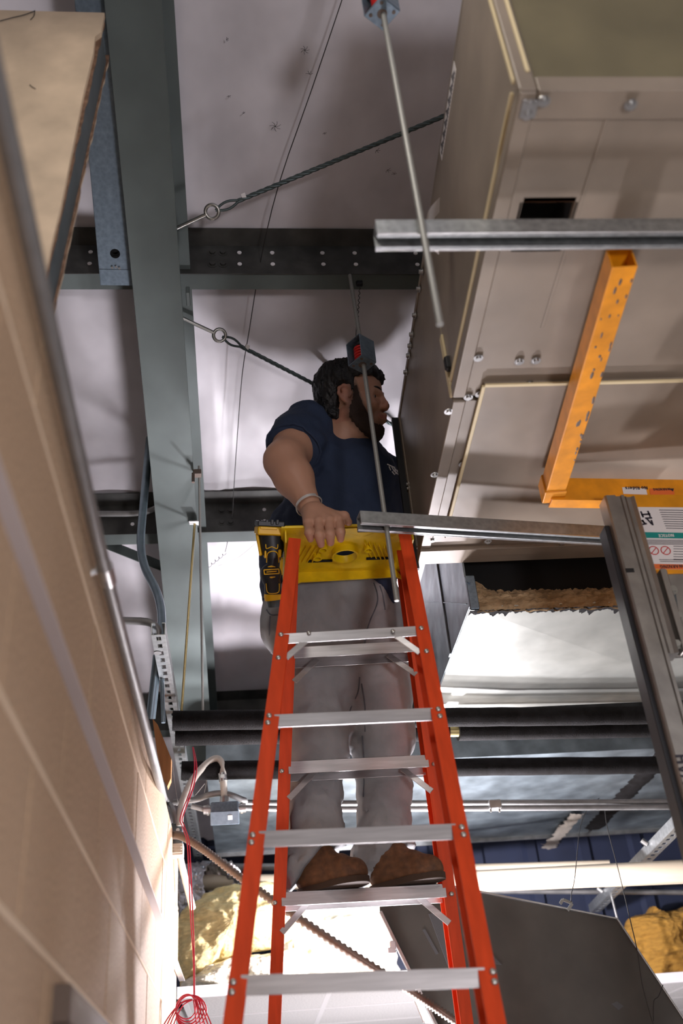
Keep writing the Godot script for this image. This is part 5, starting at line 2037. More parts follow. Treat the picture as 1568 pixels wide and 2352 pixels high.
	for lev in [yt, yt - 0.005]:
		for k in ring:
			var pts := []
			for an in [TAU * k / ring, TAU * (k + 1) / ring]:
				var d := Vector2(cos(an), sin(an))
				var hx := (xr - hc.x) if d.x > 0 else (hc.x - xl)
				var hz := (zf - hc.z) if d.y > 0 else (hc.z - zb)
				var sx := hx / maxf(absf(d.x), 1e-4)
				var sz := hz / maxf(absf(d.y), 1e-4)
				var m := minf(sx, sz)
				pts.append(Vector3(hc.x + d.x * m, lev, hc.z + d.y * m))
				pts.append(Vector3(hc.x + d.x * hr, lev, hc.z + d.y * hr))
			g.quad(pts[0], pts[2], pts[3], pts[1])
	for c in [[xl, zf], [xr, zf], [xl, zb], [xr, zb]]:
		g.box(Transform3D(Basis(), Vector3(lerpf(c[0], cx, 0.12), yt - 0.0025, lerpf(c[1], hc.z, 0.3))), Vector3(0.07, 0.006, 0.10), 0.001)
	obj("cap_plate", g, M.yellow, t)
	g = G.new()
	g.lathe([Vector2(hr, 0.0), Vector2(hr, -0.026), Vector2(hr + 0.006, -0.026), Vector2(hr + 0.006, 0.0)], Transform3D(Basis(), Vector3(hc.x, yt, hc.z)), 28)
	for q in [[-0.07, 0.03], [-0.085, -0.02], [0.07, 0.02]]:
		g.lathe([Vector2(0.010, 0), Vector2(0.010, -0.02), Vector2(0.014, -0.02), Vector2(0.014, 0)], Transform3D(Basis(), Vector3(hc.x + q[0], yt, hc.z + q[1])), 14)
	obj("hole_collar", g, M.yellow, t)
	g = G.new()
	for k in 6:
		var x := hc.x + 0.055 + 0.016 * k
		g.bar(Vector3(x, yt - 0.008, hc.z + 0.06 - 0.008 * k), Vector3(x + 0.03, yt - 0.008, hc.z - 0.03 - 0.008 * k), 0.003, 0.014, Vector3.UP, 0.001)
		x = hc.x - 0.075 - 0.016 * k
		g.bar(Vector3(x, yt - 0.008, hc.z + 0.04), Vector3(x - 0.025, yt - 0.008, hc.z - 0.05), 0.003, 0.014, Vector3.UP, 0.001)
	obj("underside_rib", g, M.yellow, t)
	# back apron
	var bt := Vector3((xl + xr) * 0.5, 0, zb)
	var ax0 := far_side(690, 1330).x
	var ax1 := far_side(917, 1330).x
	var yb := onz(800, 1334, 2.76).y
	g = G.new()
	g.prism(PackedVector2Array([Vector2(xl + 0.02, y1 - 0.004), Vector2(xr - 0.02, y1 - 0.004), Vector2(ax1 + 0.02, yb - 0.006), Vector2(ax1 - 0.004, yb + 0.005), Vector2(ax0 + 0.004, yb - 0.004), Vector2(ax0 - 0.02, yb - 0.014)]), Transform3D(Basis(), Vector3(0, 0, zb - 0.006)), 0.006)
	obj("cap_apron", g, M.yellow, t)
	for q in [[707, 1289, 763, 1286], [841, 1283, 896, 1280]]:
		g = G.new()
		var p := ony(q[0], q[1], y1 - 0.012 - EYE.y)
		var p2 := ony(q[2], q[3], y1 - 0.012 - EYE.y)
		p2.z = p.z
		g.tube([p, p2], 0.0045, 8)
		obj("slot", g, M.hollow, t)
	# warning print on the lip
	g = G.new()
	var w0 := onz(822, 1205, 2.49)
	g.box(Transform3D(Basis(), Vector3(w0.x + 0.012, y1 - 0.014, zf + 0.0005)), Vector3(0.030, 0.020, 0.001), 0.0)
	var wl := obj("warning_print", g, M.ink, t)
	g = G.new()
	for k in 3:
		g.box(Transform3D(Basis(), Vector3(w0.x + 0.012 + 0.002 * (k % 2), y1 - 0.008 - 0.006 * k, zf + 0.0012)), Vector3(0.022 - 0.004 * (k % 2), 0.0028, 0.0006), 0.0)
	obj("print_line", g, M.yellow, wl)

# ---------------------------------------------------------------- soft bodies: distance fields meshed as surface nets
class Flesh:
	var a := PackedVector3Array()
	var b := PackedVector3Array()
	var ra := PackedFloat32Array()
	var rb := PackedFloat32Array()
	var k := 0.03

	func cap(p: Vector3, q: Vector3, r0: float, r1: float) -> void:
		a.append(p)
		b.append(q)
		ra.append(r0)
		rb.append(r1)

	func dist(p: Vector3) -> float:
		var d := 1000.0
		for e in a.size():
			var ba := b[e] - a[e]
			var pa := p - a[e]
			var l := ba.length_squared()
			var h := clampf(pa.dot(ba) / l, 0.0, 1.0) if l > 1e-9 else 0.0
			var v := (pa - ba * h).length() - lerpf(ra[e], rb[e], h)
			var m := maxf(k - absf(d - v), 0.0) / k
			d = minf(d, v) - m * m * k * 0.25
		return d

func nets(g: G, f: Callable, lo: Vector3, hi: Vector3, cell: float, col = null) -> void:
	var BK := 4
	var n := Vector3i(((hi - lo) / cell).ceil()) + Vector3i.ONE
	n = Vector3i((n.x + BK - 1) / BK * BK, (n.y + BK - 1) / BK * BK, (n.z + BK - 1) / BK * BK)
	var sx := n.x + 1
	var sy := n.y + 1
	var sz := n.z + 1
	var vals := PackedFloat32Array()
	vals.resize(sx * sy * sz)
	vals.fill(1e9)
	var ids := PackedInt32Array()
	ids.resize(sx * sy * sz)
	ids.fill(-1)
	var blocks := []
	var lim := cell * BK * 1.35
	for bz in range(0, n.z, BK):
		for by in range(0, n.y, BK):
			for bx in range(0, n.x, BK):
				var c := lo + Vector3(bx + BK * 0.5, by + BK * 0.5, bz + BK * 0.5) * cell
				if absf(f.call(c)) < lim:
					blocks.append(Vector3i(bx, by, bz))
					for z in range(bz, bz + BK + 1):
						for y in range(by, by + BK + 1):
							var row := (z * sy + y) * sx
							for x in range(bx, bx + BK + 1):
								if vals[row + x] > 1e8:
									vals[row + x] = f.call(lo + Vector3(x, y, z) * cell)
	var offs := [0, 1, sx, sx + 1, sx * sy, sx * sy + 1, sx * sy + sx, sx * sy + sx + 1]
	var base := g.v.size()
	var cells := []
	for bk in blocks:
		for z in range(bk.z, bk.z + BK):
			for y in range(bk.y, bk.y + BK):
				var row := (z * sy + y) * sx
				for x in range(bk.x, bk.x + BK):
					var at0 := row + x
					var mask := 0
					for c in 8:
						if vals[at0 + offs[c]] < 0.0: mask |= 1 << c
					if mask == 0 or mask == 255: continue
					var s := Vector3.ZERO
					var cnt := 0
					for ax in 3:
						var bit := 1 << ax
						for c in 8:
							if c & bit: continue
							var v0 := vals[at0 + offs[c]]
							var v1 := vals[at0 + offs[c | bit]]
							if (v0 < 0.0) == (v1 < 0.0): continue
							var t := v0 / (v0 - v1)
							var p := Vector3(c & 1, (c >> 1) & 1, (c >> 2) & 1)
							p[ax] = t
							s += p
							cnt += 1
					var w := lo + (Vector3(x, y, z) + s / cnt) * cell
					ids[at0] = g.v.size()
					g.v.append(w)
					g.n.append(Vector3.ZERO)
					if col != null: g.c.append(col.call(w))
					cells.append(at0)
	var st := [1, sx, sx * sy]
	for at0 in cells:
		for ax in 3:
			var v0 := vals[at0]
			var v1 := vals[at0 + st[ax]]
			if (v0 < 0.0) == (v1 < 0.0): continue
			var u: int = st[(ax + 1) % 3]
			var t: int = st[(ax + 2) % 3]
			if at0 - u - t < 0: continue
			var q := [ids[at0], ids[at0 - u], ids[at0 - u - t], ids[at0 - t]]
			if q.min() < 0: continue
			if v0 < 0.0: q.reverse()
			# q is clockwise seen from outside when reversed like this
			var m := (g.v[q[2]] - g.v[q[0]]).cross(g.v[q[3]] - g.v[q[1]])
			for e in q: g.n[e] -= m
			g.i.append_array(PackedInt32Array([q[0], q[1], q[2], q[0], q[2], q[3]]))
	for e in range(base, g.v.size()): g.n[e] = g.n[e].normalized()

var HB: Basis
var HO: Vector3
const HS := 1.04

func hl(p: Vector3) -> Vector3:      # head-local to world
	return HO + HB * (p * HS)

func person() -> void:
	# joints
	var SR := onz(700, 990, 2.70)
	var SL := onz(874, 1096, 2.93)
	var ER := onz(653, 1058, 2.585)
	var WR := onz(716, 1172, 2.535)
	HO = onz(812, 922, 2.66)
	var view := (HO - EYE).normalized()
	var upw := Vector3.UP.lerp(UPV, 0.55)
	upw = (upw + RIGHT * 0.02).normalized()
	var fw := (RIGHT * 0.93 - view * 0.30).normalized()
	fw = (fw - upw * fw.dot(upw)).normalized()
	HB = Basis(upw.cross(fw), upw, fw)
	var NB := SR.lerp(SL, 0.54) + Vector3(0.0, 0.035, 0.0)
	var CH := SR.lerp(SL, 0.5) + Vector3(0.0, -0.11, -0.01)
	var BE := onz(790, 1215, 2.94)
	var WA := onz(778, 1320, 3.0)
	var HR := onz(703, 1425, 2.99)
	var HL := onz(852, 1425, 3.06)
	var KR := onz(728, 1690, 3.02)
	var KL := onz(880, 1690, 3.08)
	var AR := onz(722, 1950, 3.03)
	var AL := onz(882, 1945, 3.08)
	var EL := onz(968, 1190, 3.0)
	var WL := onz(992, 1130, 2.83)
	var t := thing("person", "man in a navy t-shirt and faded jeans standing on the ladder, face turned right", "person", Vector3((AR.x + AL.x) * 0.5, AR.y - 0.1, AR.z))
	# ------------------------------------------------ skin
	var skin := Color(0.44, 0.235, 0.152)
	var g := G.new()
	var fl := Flesh.new()
	fl.k = 0.035
	fl.cap(SR, SR.lerp(ER, 0.5), 0.068, 0.068)
	fl.cap(SR.lerp(ER, 0.5), ER, 0.066, 0.062)
	fl.cap(ER, ER.lerp(WR, 0.35), 0.061, 0.058)
	fl.cap(ER.lerp(WR, 0.35), WR, 0.058, 0.034)
	fl.cap(SL, EL, 0.062, 0.052)
	fl.cap(EL, WL, 0.052, 0.034)
	fl.cap(SR, SL, 0.06, 0.06)
	fl.cap(NB + Vector3(0, -0.06, 0), NB.lerp(hl(Vector3(0, -0.03, -0.03)), 0.6), 0.075, 0.068)
	fl.cap(CH, BE, 0.14, 0.17)
	fl.cap(BE, WA, 0.17, 0.16)
	fl.cap(WA, HR, 0.12, 0.085)
	fl.cap(WA, HL, 0.12, 0.085)
	fl.cap(HR, KR, 0.085, 0.058)
	fl.cap(HL, KL, 0.085, 0.058)
	fl.cap(KR, AR, 0.058, 0.042)
	fl.cap(KL, AL, 0.058, 0.042)
	var skin_of := func(p: Vector3) -> Color:
		return skin
	nets(g, fl.dist, Vector3(-0.1, AR.y - 0.12, -3.35), Vector3(0.85, NB.y + 0.28, -2.40), 0.013, skin_of)
	# head
	var hd := Flesh.new()
	hd.k = 0.022
	var face := [
		[0, 0.040, -0.020, 0, 0.040, -0.020, 0.084, 0.084], [0, 0.035, 0.022, 0, 0.035, 0.022, 0.074, 0.074], [0, 0.046, -0.052, 0, 0.02, -0.05, 0.062, 0.066],
		[0, -0.02, 0.034, 0, -0.055, 0.036, 0.060, 0.054],
		[-0.056, -0.062, 0.0, -0.018, -0.110, 0.058, 0.024, 0.022], [0.056, -0.062, 0.0, 0.018, -0.110, 0.058, 0.024, 0.022],
		[-0.016, -0.112, 0.066, 0.016, -0.112, 0.066, 0.020, 0.020],
		[-0.040, -0.034, 0.058, -0.034, -0.03, 0.066, 0.028, 0.024], [0.040, -0.034, 0.058, 0.034, -0.03, 0.066, 0.028, 0.024],
		[-0.048, -0.03, 0.03, -0.055, -0.06, 0.012, 0.026, 0.026], [0.048, -0.03, 0.03, 0.055, -0.06, 0.012, 0.026, 0.026],
		[0, -0.07, 0.062, 0, -0.075, 0.070, 0.034, 0.028],
		[0, -0.095, 0.01, 0, -0.075, -0.03, 0.058, 0.066], [0, -0.075, -0.03, 0, -0.14, -0.06, 0.066, 0.07]]
	for q in face:
		hd.cap(hl(Vector3(q[0], q[1], q[2])), hl(Vector3(q[3], q[4], q[5])), q[6] * HS, q[7] * HS)
	var fine := Flesh.new()
	fine.k = 0.009
	for q in [
		[-0.040, 0.016, 0.080, -0.012, 0.015, 0.092, 0.009, 0.010], [0.040, 0.016, 0.080, 0.012, 0.015, 0.092, 0.009, 0.010],
		[0, 0.012, 0.093, 0, -0.027, 0.110, 0.008, 0.0105], [0, -0.027, 0.110, 0, -0.032, 0.110, 0.0108, 0.0105],
		[-0.0135, -0.037, 0.098, -0.008, -0.036, 0.106, 0.0078, 0.0078], [0.0135, -0.037, 0.098, 0.008, -0.036, 0.106, 0.0078, 0.0078],
		[-0.024, -0.068, 0.087, 0, -0.063, 0.1035, 0.005, 0.0075], [0.024, -0.068, 0.087, 0, -0.063, 0.1035, 0.005, 0.0075],
		[-0.022, -0.072, 0.087, 0, -0.0785, 0.1015, 0.005, 0.0085], [0.022, -0.072, 0.087, 0, -0.0785, 0.1015, 0.005, 0.0085],
		[0, -0.108, 0.082, 0, -0.112, 0.082, 0.016, 0.014],
		[-0.046, 0.003, 0.075, -0.020, 0.006, 0.087, 0.0044, 0.0044], [0.046, 0.003, 0.075, 0.020, 0.006, 0.087, 0.0044, 0.0044],
		[-0.044, -0.012, 0.073, -0.021, -0.013, 0.083, 0.004, 0.004], [0.044, -0.012, 0.073, 0.021, -0.013, 0.083, 0.004, 0.004]]:
		fine.cap(hl(Vector3(q[0], q[1], q[2])), hl(Vector3(q[3], q[4], q[5])), q[6] * HS, q[7] * HS)
	var sockets := [hl(Vector3(-0.033, -0.003, 0.098)), hl(Vector3(0.033, -0.003, 0.098))]
	var nostr := [hl(Vector3(-0.007, -0.049, 0.105)), hl(Vector3(0.007, -0.049, 0.105))]
	# ears
	var ears := Flesh.new()
	ears.k = 0.006
	for s in [-1.0, 1.0]:
		var rim := []
		for q in [[0.074, 0.004, 0.014], [0.080, 0.022, 0.006], [0.084, 0.027, -0.010], [0.088, 0.018, -0.024], [0.087, 0.0, -0.026], [0.082, -0.018, -0.016], [0.077, -0.031, -0.001], [0.074, -0.026, 0.008]]:
			rim.append(hl(Vector3(q[0] * s, q[1], q[2])))
		for e in rim.size() - 1:
			ears.cap(rim[e], rim[e + 1], 0.0052, 0.0052 if e < 5 else 0.0075)
		ears.cap(hl(Vector3(0.074 * s, 0.008, -0.006)), hl(Vector3(0.074 * s, -0.014, -0.006)), 0.011, 0.010)
		ears.cap(hl(Vector3(0.082 * s, 0.012, -0.012)), hl(Vector3(0.081 * s, -0.010, -0.014)), 0.004, 0.004)
		ears.cap(hl(Vector3(0.076 * s, -0.004, 0.011)), hl(Vector3(0.078 * s, -0.010, 0.009)), 0.005, 0.005)
	var head_f := func(p: Vector3) -> float:
		var d := hd.dist(p)
		if d > 0.03:
			return minf(d - 0.006, ears.dist(p))
		for s in sockets:
			var e: float = 0.019 - p.distance_to(s)
			var m0 := maxf(0.012 - absf(d - e), 0.0) / 0.012
			d = maxf(d, e) + m0 * m0 * 0.012 * 0.25
		var e2 := fine.dist(p)
		var m := maxf(0.010 - absf(d - e2), 0.0) / 0.010
		d = minf(d, e2) - m * m * 0.0025
		for s in nostr: d = maxf(d, 0.0048 - p.distance_to(s))
		var e3 := ears.dist(p)
		m = maxf(0.006 - absf(d - e3), 0.0) / 0.006
		return minf(d, e3) - m * m * 0.0015
	var bn := FastNoiseLite.new()
	bn.seed = 31
	bn.frequency = 26.0
	var beard_cut := func(q: Vector3) -> float:
		var zz := clampf((q.z - 0.034) / 0.045, 0.0, 1.0)
		var top := lerpf(0.034, -0.094, pow(zz, 0.7)) + 0.008 * bn.get_noise_2d(q.z * 6.0, q.x + q.y * 3.0)
		var cut := q.y - top
		cut = maxf(cut, 0.000 - q.z + 0.012 * clampf((q.y + 0.05) / 0.05, 0.0, 1.0) - 0.012 * clampf((-q.y - 0.07) / 0.04, 0.0, 1.0))
		return maxf(cut, -0.082 - 1.05 * maxf(q.z + 0.004, 0.0) + 0.008 * bn.get_noise_2d(q.z * 3.0 + 5.0, q.x * 3.0) - q.y)
	var head_c := func(p: Vector3) -> Color:
		var q := HB.transposed() * (p - HO) / HS
		var c := skin
		var lip := Vector3(q.x / 0.026, (q.y + 0.070) / 0.010, (q.z - 0.097) / 0.022).length()
		c = c.lerp(Color(0.36, 0.12, 0.10), clampf(1.5 - lip, 0.0, 0.75))
		var nose := (q - Vector3(0, -0.03, 0.11)).length()
		c = c.lerp(Color(0.44, 0.18, 0.12), clampf(1.0 - nose / 0.04, 0.0, 0.5))
		if absf(q.x) > 0.07 and q.z < 0.018: c = c.lerp(Color(0.44, 0.17, 0.12), 0.5)
		# stubble thinning out round the beard and over the lip
		var st := clampf(0.62 - float(beard_cut.call(q)) / 0.026, 0.0, 0.9) * (0.8 + 0.35 * bn.get_noise_3d(q.x * 12.0, q.y * 12.0, q.z * 12.0))
		if q.z > 0.07 and q.y < -0.044 and lip > 1.25: st = maxf(st, 0.35 * clampf((-0.044 - q.y) / 0.012, 0.0, 1.0))
		c = c.lerp(Color(0.07, 0.042, 0.03), clampf(st, 0.0, 0.88))
		return c
	var ext := Vector3(0.145, 0.175, 0.145)
	nets(g, head_f, HO - ext - Vector3(0, 0.02, 0), HO + ext, 0.0034, head_c)
	# hands: palm and five fingers each, right hand over the cap's lip
	var hn := Flesh.new()
	hn.k = 0.010
	var kn := [onz(709, 1201, 2.485), onz(732, 1199, 2.478), onz(756, 1197, 2.476), onz(779, 1196, 2.48)]
	var mid := [onz(710, 1224, 2.462), onz(733, 1230, 2.455), onz(757, 1228, 2.454), onz(781, 1222, 2.458)]
	var tip := [onz(713, 1238, 2.474), onz(737, 1250, 2.472), onz(759, 1246, 2.470), onz(782, 1238, 2.472)]
	hn.cap(WR, WR.lerp(kn[1], 0.3), 0.034, 0.031)
	for e in 4:
		hn.cap(WR.lerp(kn[e], 0.25), kn[e], 0.029, 0.0180)
	var palm := Flesh.new()
	var fingers := []
	for e in 4:
		var fg := Flesh.new()
		fg.k = 0.008
		var r: float = [0.0118, 0.0128, 0.0130, 0.0126][e]
		fg.cap(kn[e], mid[e], r + 0.0025, r + 0.0012)
		fg.cap(mid[e], tip[e], r + 0.0012, r * 0.86)
		fingers.append(fg)
	var th := Flesh.new()
	th.k = 0.010
	var t0 := WR.lerp(kn[3], 0.45) + Vector3(0.012, 0, 0)
	var t1 := onz(790, 1186, 2.485)
	var t2 := onz(800, 1199, 2.468)
	th.cap(WR.lerp(kn[3], 0.3), t0, 0.022, 0.020)
	th.cap(t0, t1, 0.019, 0.0145)
	th.cap(t1, t2, 0.0145, 0.0115)
	fingers.append(th)
	var hand_f := func(p: Vector3) -> float:
		var d := hn.dist(p)
		var e := 1000.0
		for fg in fingers:
			var v: float = fg.dist(p)
			var m0 := maxf(0.0016 - absf(e - v), 0.0) / 0.0016
			e = minf(e, v) - m0 * m0 * 0.0004
		var m := maxf(0.006 - absf(d - e), 0.0) / 0.006
		return minf(d, e) - m * m * 0.0015
	var hand_c := func(p: Vector3) -> Color:
		var c := skin
		for e in 4:
			c = c.lerp(Color(0.46, 0.19, 0.135), clampf(1.0 - p.distance_to(kn[e]) / 0.02, 0.0, 0.6))
			c = c.lerp(Color(0.45, 0.18, 0.13), clampf(1.0 - p.distance_to(tip[e]) / 0.022, 0.0, 0.6))
		return c
	nets(g, hand_f, onz(690, 1260, 2.50) - Vector3(0.04, 0.05, 0.07), onz(810, 1160, 2.50) + Vector3(0.04, 0.07, 0.09), 0.003, hand_c)
	# left hand, reaching up behind the air handler
	var lh := Flesh.new()
	lh.k = 0.008
	var ld := (WL - EL).normalized()
	var lx := ld.cross(Vector3.UP).normalized()
	for e in 4:
		var k0 := WL + ld * 0.085 + lx * (0.024 * (e - 1.5))
		lh.cap(WL, k0, 0.022, 0.012)
		lh.cap(k0, k0 + ld * 0.035 + Vector3(0, -0.01, 0), 0.0105, 0.0095)
		lh.cap(k0 + ld * 0.035 + Vector3(0, -0.01, 0), k0 + ld * 0.055 + Vector3(0, -0.03, 0), 0.0095, 0.008)
	lh.cap(WL + ld * 0.02, WL + ld * 0.06 - lx * 0.05, 0.018, 0.011)
	nets(g, lh.dist, WL - Vector3(0.12, 0.12, 0.12), WL + ld * 0.06 + Vector3(0.12, 0.12, 0.12), 0.004, skin_of)
	obj("body", g, M.skin, t)

	# ------------------------------------------------ hair, beard, brows, eyes
	var fn := FastNoiseLite.new()
	fn.seed = 31
	fn.frequency = 26.0
	fn.fractal_octaves = 3
	var to_head := func(p: Vector3) -> Vector3: return HB.transposed() * (p - HO) / HS
	var hair_f := func(p: Vector3) -> float:
		var q: Vector3 = to_head.call(p)
		var d := (hd.dist(p)) - 0.013
		if absf(d) > 0.05: return d
		# more body on top and at the back
		d -= 0.012 * clampf((q.y - 0.03) / 0.07, 0.0, 1.0) + 0.008 * clampf(-q.z / 0.08, 0.0, 1.0)
		d += 0.007 * fn.get_noise_3d(q.x * 1.5, q.y * 0.8 + q.z * 0.6, q.z * 1.4) + 0.006 * fn.get_noise_3d(q.x * 4.5, q.y * 0.9 + q.z * 0.4, q.z * 4.0)
		# face opening, ears and nape
		var line := 0.062 + 0.012 * fn.get_noise_2d(q.x * 1.6, 4.0)
		var cut := -1.0
		if q.z > -0.1:
			var front := q.z - 0.036 + maxf(0.0, absf(q.x) - 0.05) * 0.4
			cut = minf(front, line - q.y)
		var lim := lerpf(0.025, -0.012, clampf((q.z - 0.010) / 0.008, 0.0, 1.0))
		var side := minf(minf(lim - q.y, q.z + 0.030), 0.05)
		cut = maxf(cut, minf(side, absf(q.x) - 0.03))
		cut = maxf(cut, -0.082 - q.y + 0.01 * fn.get_noise_2d(q.x, q.z * 2.0))
		cut += 0.005 * fn.get_noise_3d(q.x * 5.0, q.y * 2.0, q.z * 5.0)
		d += 0.016 * pow(clampf(1.0 + cut / 0.026, 0.0, 1.0), 2.0)
		return maxf(d, cut)
	g = G.new()
	nets(g, hair_f, HO - ext - Vector3(0.01, 0, 0.01), HO + ext + Vector3(0.01, 0.02, 0.01), 0.0042)
	# loose locks
	rng.seed = 5
	for e in 190:
		var an := rng.randf_range(-PI, PI)
		var q := Vector3(sin(an) * rng.randf_range(0.2, 1.0), rng.randf_range(0.1, 1.0), -absf(cos(an))).normalized()
		if e % 4 == 0: q = Vector3(rng.randf_range(-0.7, 0.7), 0.75, rng.randf_range(0.2, 0.6)).normalized()
		var c0 := Vector3(0, 0.032, -0.015)
		var p0 := c0 + q * Vector3(0.092, 0.100, 0.112)
		var dr := Vector3(0, -1, -0.25) if q.z < 0.1 else Vector3(q.x * 0.4, -0.15, 1.0)
		dr = (dr - q * dr.dot(q)).normalized()
		var L := rng.randf_range(0.02, 0.05)
		var wob := rng.randf_range(-0.4, 0.4)
		var sd := dr.cross(q)
		g.tube([hl(p0), hl(p0 + dr * L * 0.4 + q * 0.006 + sd * wob * 0.01), hl(p0 + dr * L * 0.75 + q * 0.005 + sd * wob * 0.02), hl(p0 + dr * L - q * 0.002 + sd * wob * 0.02)], [0.005, 0.0045, 0.003, 0.0008], 6)
	obj("hair", g, M.hair, t)
	var beard_f := func(p: Vector3) -> float:
		var d: float = head_f.call(p)
		if absf(d) > 0.04: return d
		var q: Vector3 = to_head.call(p)
		d -= 0.0022 + 0.006 * clampf((-q.y - 0.085) / 0.04, 0.0, 1.0)
		d += 0.0030 * fn.get_noise_3d(q.x * 7.0, q.y * 7.0, q.z * 7.0)
		var zz := clampf((q.z - 0.034) / 0.045, 0.0, 1.0)
		var top := lerpf(0.034, -0.094, pow(zz, 0.7)) + 0.008 * fn.get_noise_2d(q.z * 6.0, q.x + q.y * 3.0)
		var cut := q.y - top
		cut = maxf(cut, 0.000 - q.z + 0.012 * clampf((q.y + 0.05) / 0.05, 0.0, 1.0) - 0.012 * clampf((-q.y - 0.07) / 0.04, 0.0, 1.0))
		cut = maxf(cut, -0.082 - 1.05 * maxf(q.z + 0.004, 0.0) + 0.008 * fn.get_noise_2d(q.z * 3.0 + 5.0, q.x * 3.0) - q.y)
		cut += 0.003 * fn.get_noise_3d(q.x * 9.0, q.y * 9.0, q.z * 9.0)
		d += 0.006 * clampf(1.0 + cut / 0.014, 0.0, 1.0)
		# moustache only round the mouth; lips stay clear
		var lips := Vector3(q.x / 0.030, (q.y + 0.071) / 0.0125, (q.z - 0.096) / 0.04).length()
		cut = maxf(cut, (1.0 - lips) * 0.014)
		return maxf(d, cut)
	g = G.new()
	nets(g, beard_f, HO - ext - Vector3(0, 0.02, 0), HO + ext - Vector3(0, 0.10, 0), 0.0036)
	obj("beard", g, M.beard, t)
	g = G.new()
	for s in [-1.0, 1.0]:
		g.tube(arc([hl(Vector3(0.012 * s, 0.020, 0.0985)), hl(Vector3(0.026 * s, 0.0265, 0.0945)), hl(Vector3(0.041 * s, 0.0255, 0.0845)), hl(Vector3(0.052 * s, 0.017, 0.0715))], 4), [0.002, 0.0034, 0.0036, 0.0036, 0.0036, 0.0036, 0.0036, 0.0034, 0.0032, 0.003, 0.0026, 0.002, 0.001], 6)
	obj("eyebrow", g, M.hair, t)
	for s in [-1.0, 1.0]:
		g = G.new()
		var ec := hl(Vector3(0.033 * s, -0.004, 0.0725))
		g.ball(ec, 0.0125, 16)
		var ey := obj("eye", g, M.eye_white, t)
		g = G.new()
		var gz := (HB * Vector3(0.05 * s, -0.02, 1.0)).normalized()
		g.blob(Transform3D(g.frame(gz, HB.y), ec + gz * 0.0105), Vector3(0.0058, 0.0058, 0.0028), 12)
		obj("iris", g, M.iris, ey)

	# ------------------------------------------------ shirt
	var wr := FastNoiseLite.new()
	wr.seed = 77
	wr.frequency = 4.0
	wr.fractal_octaves = 3
	var sh := Flesh.new()
	sh.k = 0.07
	sh.cap(SR + Vector3(0.01, 0.0, 0), SL, 0.082, 0.075)
	sh.cap(CH, BE, 0.178, 0.2)
	sh.cap(BE, WA + Vector3(0, -0.08, 0), 0.20, 0.195)
	var sp := (HL - HR).normalized()
	sh.cap(WA - sp * 0.085 + Vector3(0, 0.05, 0), WA - sp * 0.085 + Vector3(0, -0.10, 0), 0.185, 0.185)
	sh.cap(BE - sp * 0.03, WA - sp * 0.06, 0.195, 0.19)
	var sleeve_end := SR.lerp(ER, 0.62)
	var sv := (ER - SR).normalized()
	var sl := Flesh.new()
	sl.k = 0.05
	sl.cap(SR, ER, 0.094, 0.082)
	var sleeve_l := Flesh.new()
	sleeve_l.cap(SL, SL.lerp(EL, 0.6), 0.085, 0.078)
	var hem := onz(780, 1352, 2.93).y
	var neck_c := NB.lerp(HO, 0.42)
	var neck_d := (HO - NB).normalized()
	var collar := Flesh.new()
	collar.cap(NB + Vector3(0, -0.05, 0), HO, 0.083, 0.090)
	var fold := func(p: Vector3) -> float:
		return -0.010 * absf(wr.get_noise_3d(p.x * 2.0 + p.y, p.y * 1.2 - p.x, p.z * 2.0 + 40.0)) + 0.016 * wr.get_noise_3d(p.x * 1.2 + p.y * 0.5, p.y * 1.6, p.z * 1.2) + 0.005 * wr.get_noise_3d(p.x * 3.0, p.y * 1.4 + p.x * 2.0, p.z * 3.0 + 9.0)
	var shirt_f := func(p: Vector3) -> float:
		var d := sh.dist(p)
		var e := sl.dist(p)
		e = maxf(e, (p - sleeve_end).dot(sv))
		var kk := 0.028
		var m := maxf(kk - absf(d - e), 0.0) / kk
		d = minf(d, e) - m * m * kk * 0.25
		d = minf(d, sleeve_l.dist(p))
		if absf(d) < 0.06:
			d += fold.call(p)
			# folds pulling from the armpit to the belly
			var ap := p - SR
			d += 0.004 * sin(ap.dot(Vector3(26, 42, 10))) * exp(-ap.length_squared() / 0.06)
		d = maxf(d, hem + 0.012 - 0.42 * maxf(0.0, p.x - 0.36) - 0.25 * maxf(0.0, 0.2 - p.x) + 0.012 * wr.get_noise_2d(p.x * 2.0, p.z * 2.0) - p.y)
		d = maxf(d, -collar.dist(p))
		return d
	g = G.new()
	nets(g, shirt_f, Vector3(-0.08, hem - 0.06, -3.32), Vector3(0.86, NB.y + 0.13, -2.40), 0.0095)
	var shirt := obj("shirt", g, M.shirt, t)
	# collar band and sleeve hem
	g = G.new()
	var cr := []
	var cf := g.frame(neck_d, Vector3.RIGHT)
	for e in 33:
		var an := TAU * e / 32.0
		var o := cf.x * cos(an) + cf.y * sin(an)
		# walk out from the neck axis, keep the point that lies on the shirt
		var best := NB + o * 0.085
		var bd := 9.0
		for s in 34:
			var p := NB + neck_d * lerpf(-0.11, 0.10, s / 33.0) + o * 0.0865
			var dd := absf(sh.dist(p))
			if dd < bd:
				bd = dd
				best = p
		cr.append(best + o * 0.001)
	g.tube(cr, 0.0065, 8)
	obj("collar", g, M.shirt, shirt)
	g = G.new()
	var hemr := []
	var hf := g.frame(sv, Vector3.RIGHT)
	for e in 33:
		var an := TAU * e / 32.0
		var o := hf.x * cos(an) + hf.y * sin(an)
		var rr := 0.05
		for s in 40:
			if shirt_f.call(sleeve_end - sv * 0.012 + o * rr) > 0.0: break
			rr += 0.002
		hemr.append(sleeve_end - sv * 0.004 + o * (rr - 0.001))
	g.tube(hemr, 0.0045, 8)
	obj("sleeve_hem", g, M.shirt, shirt)
	# white print on the left chest: short strokes laid on the cloth
	g = G.new()
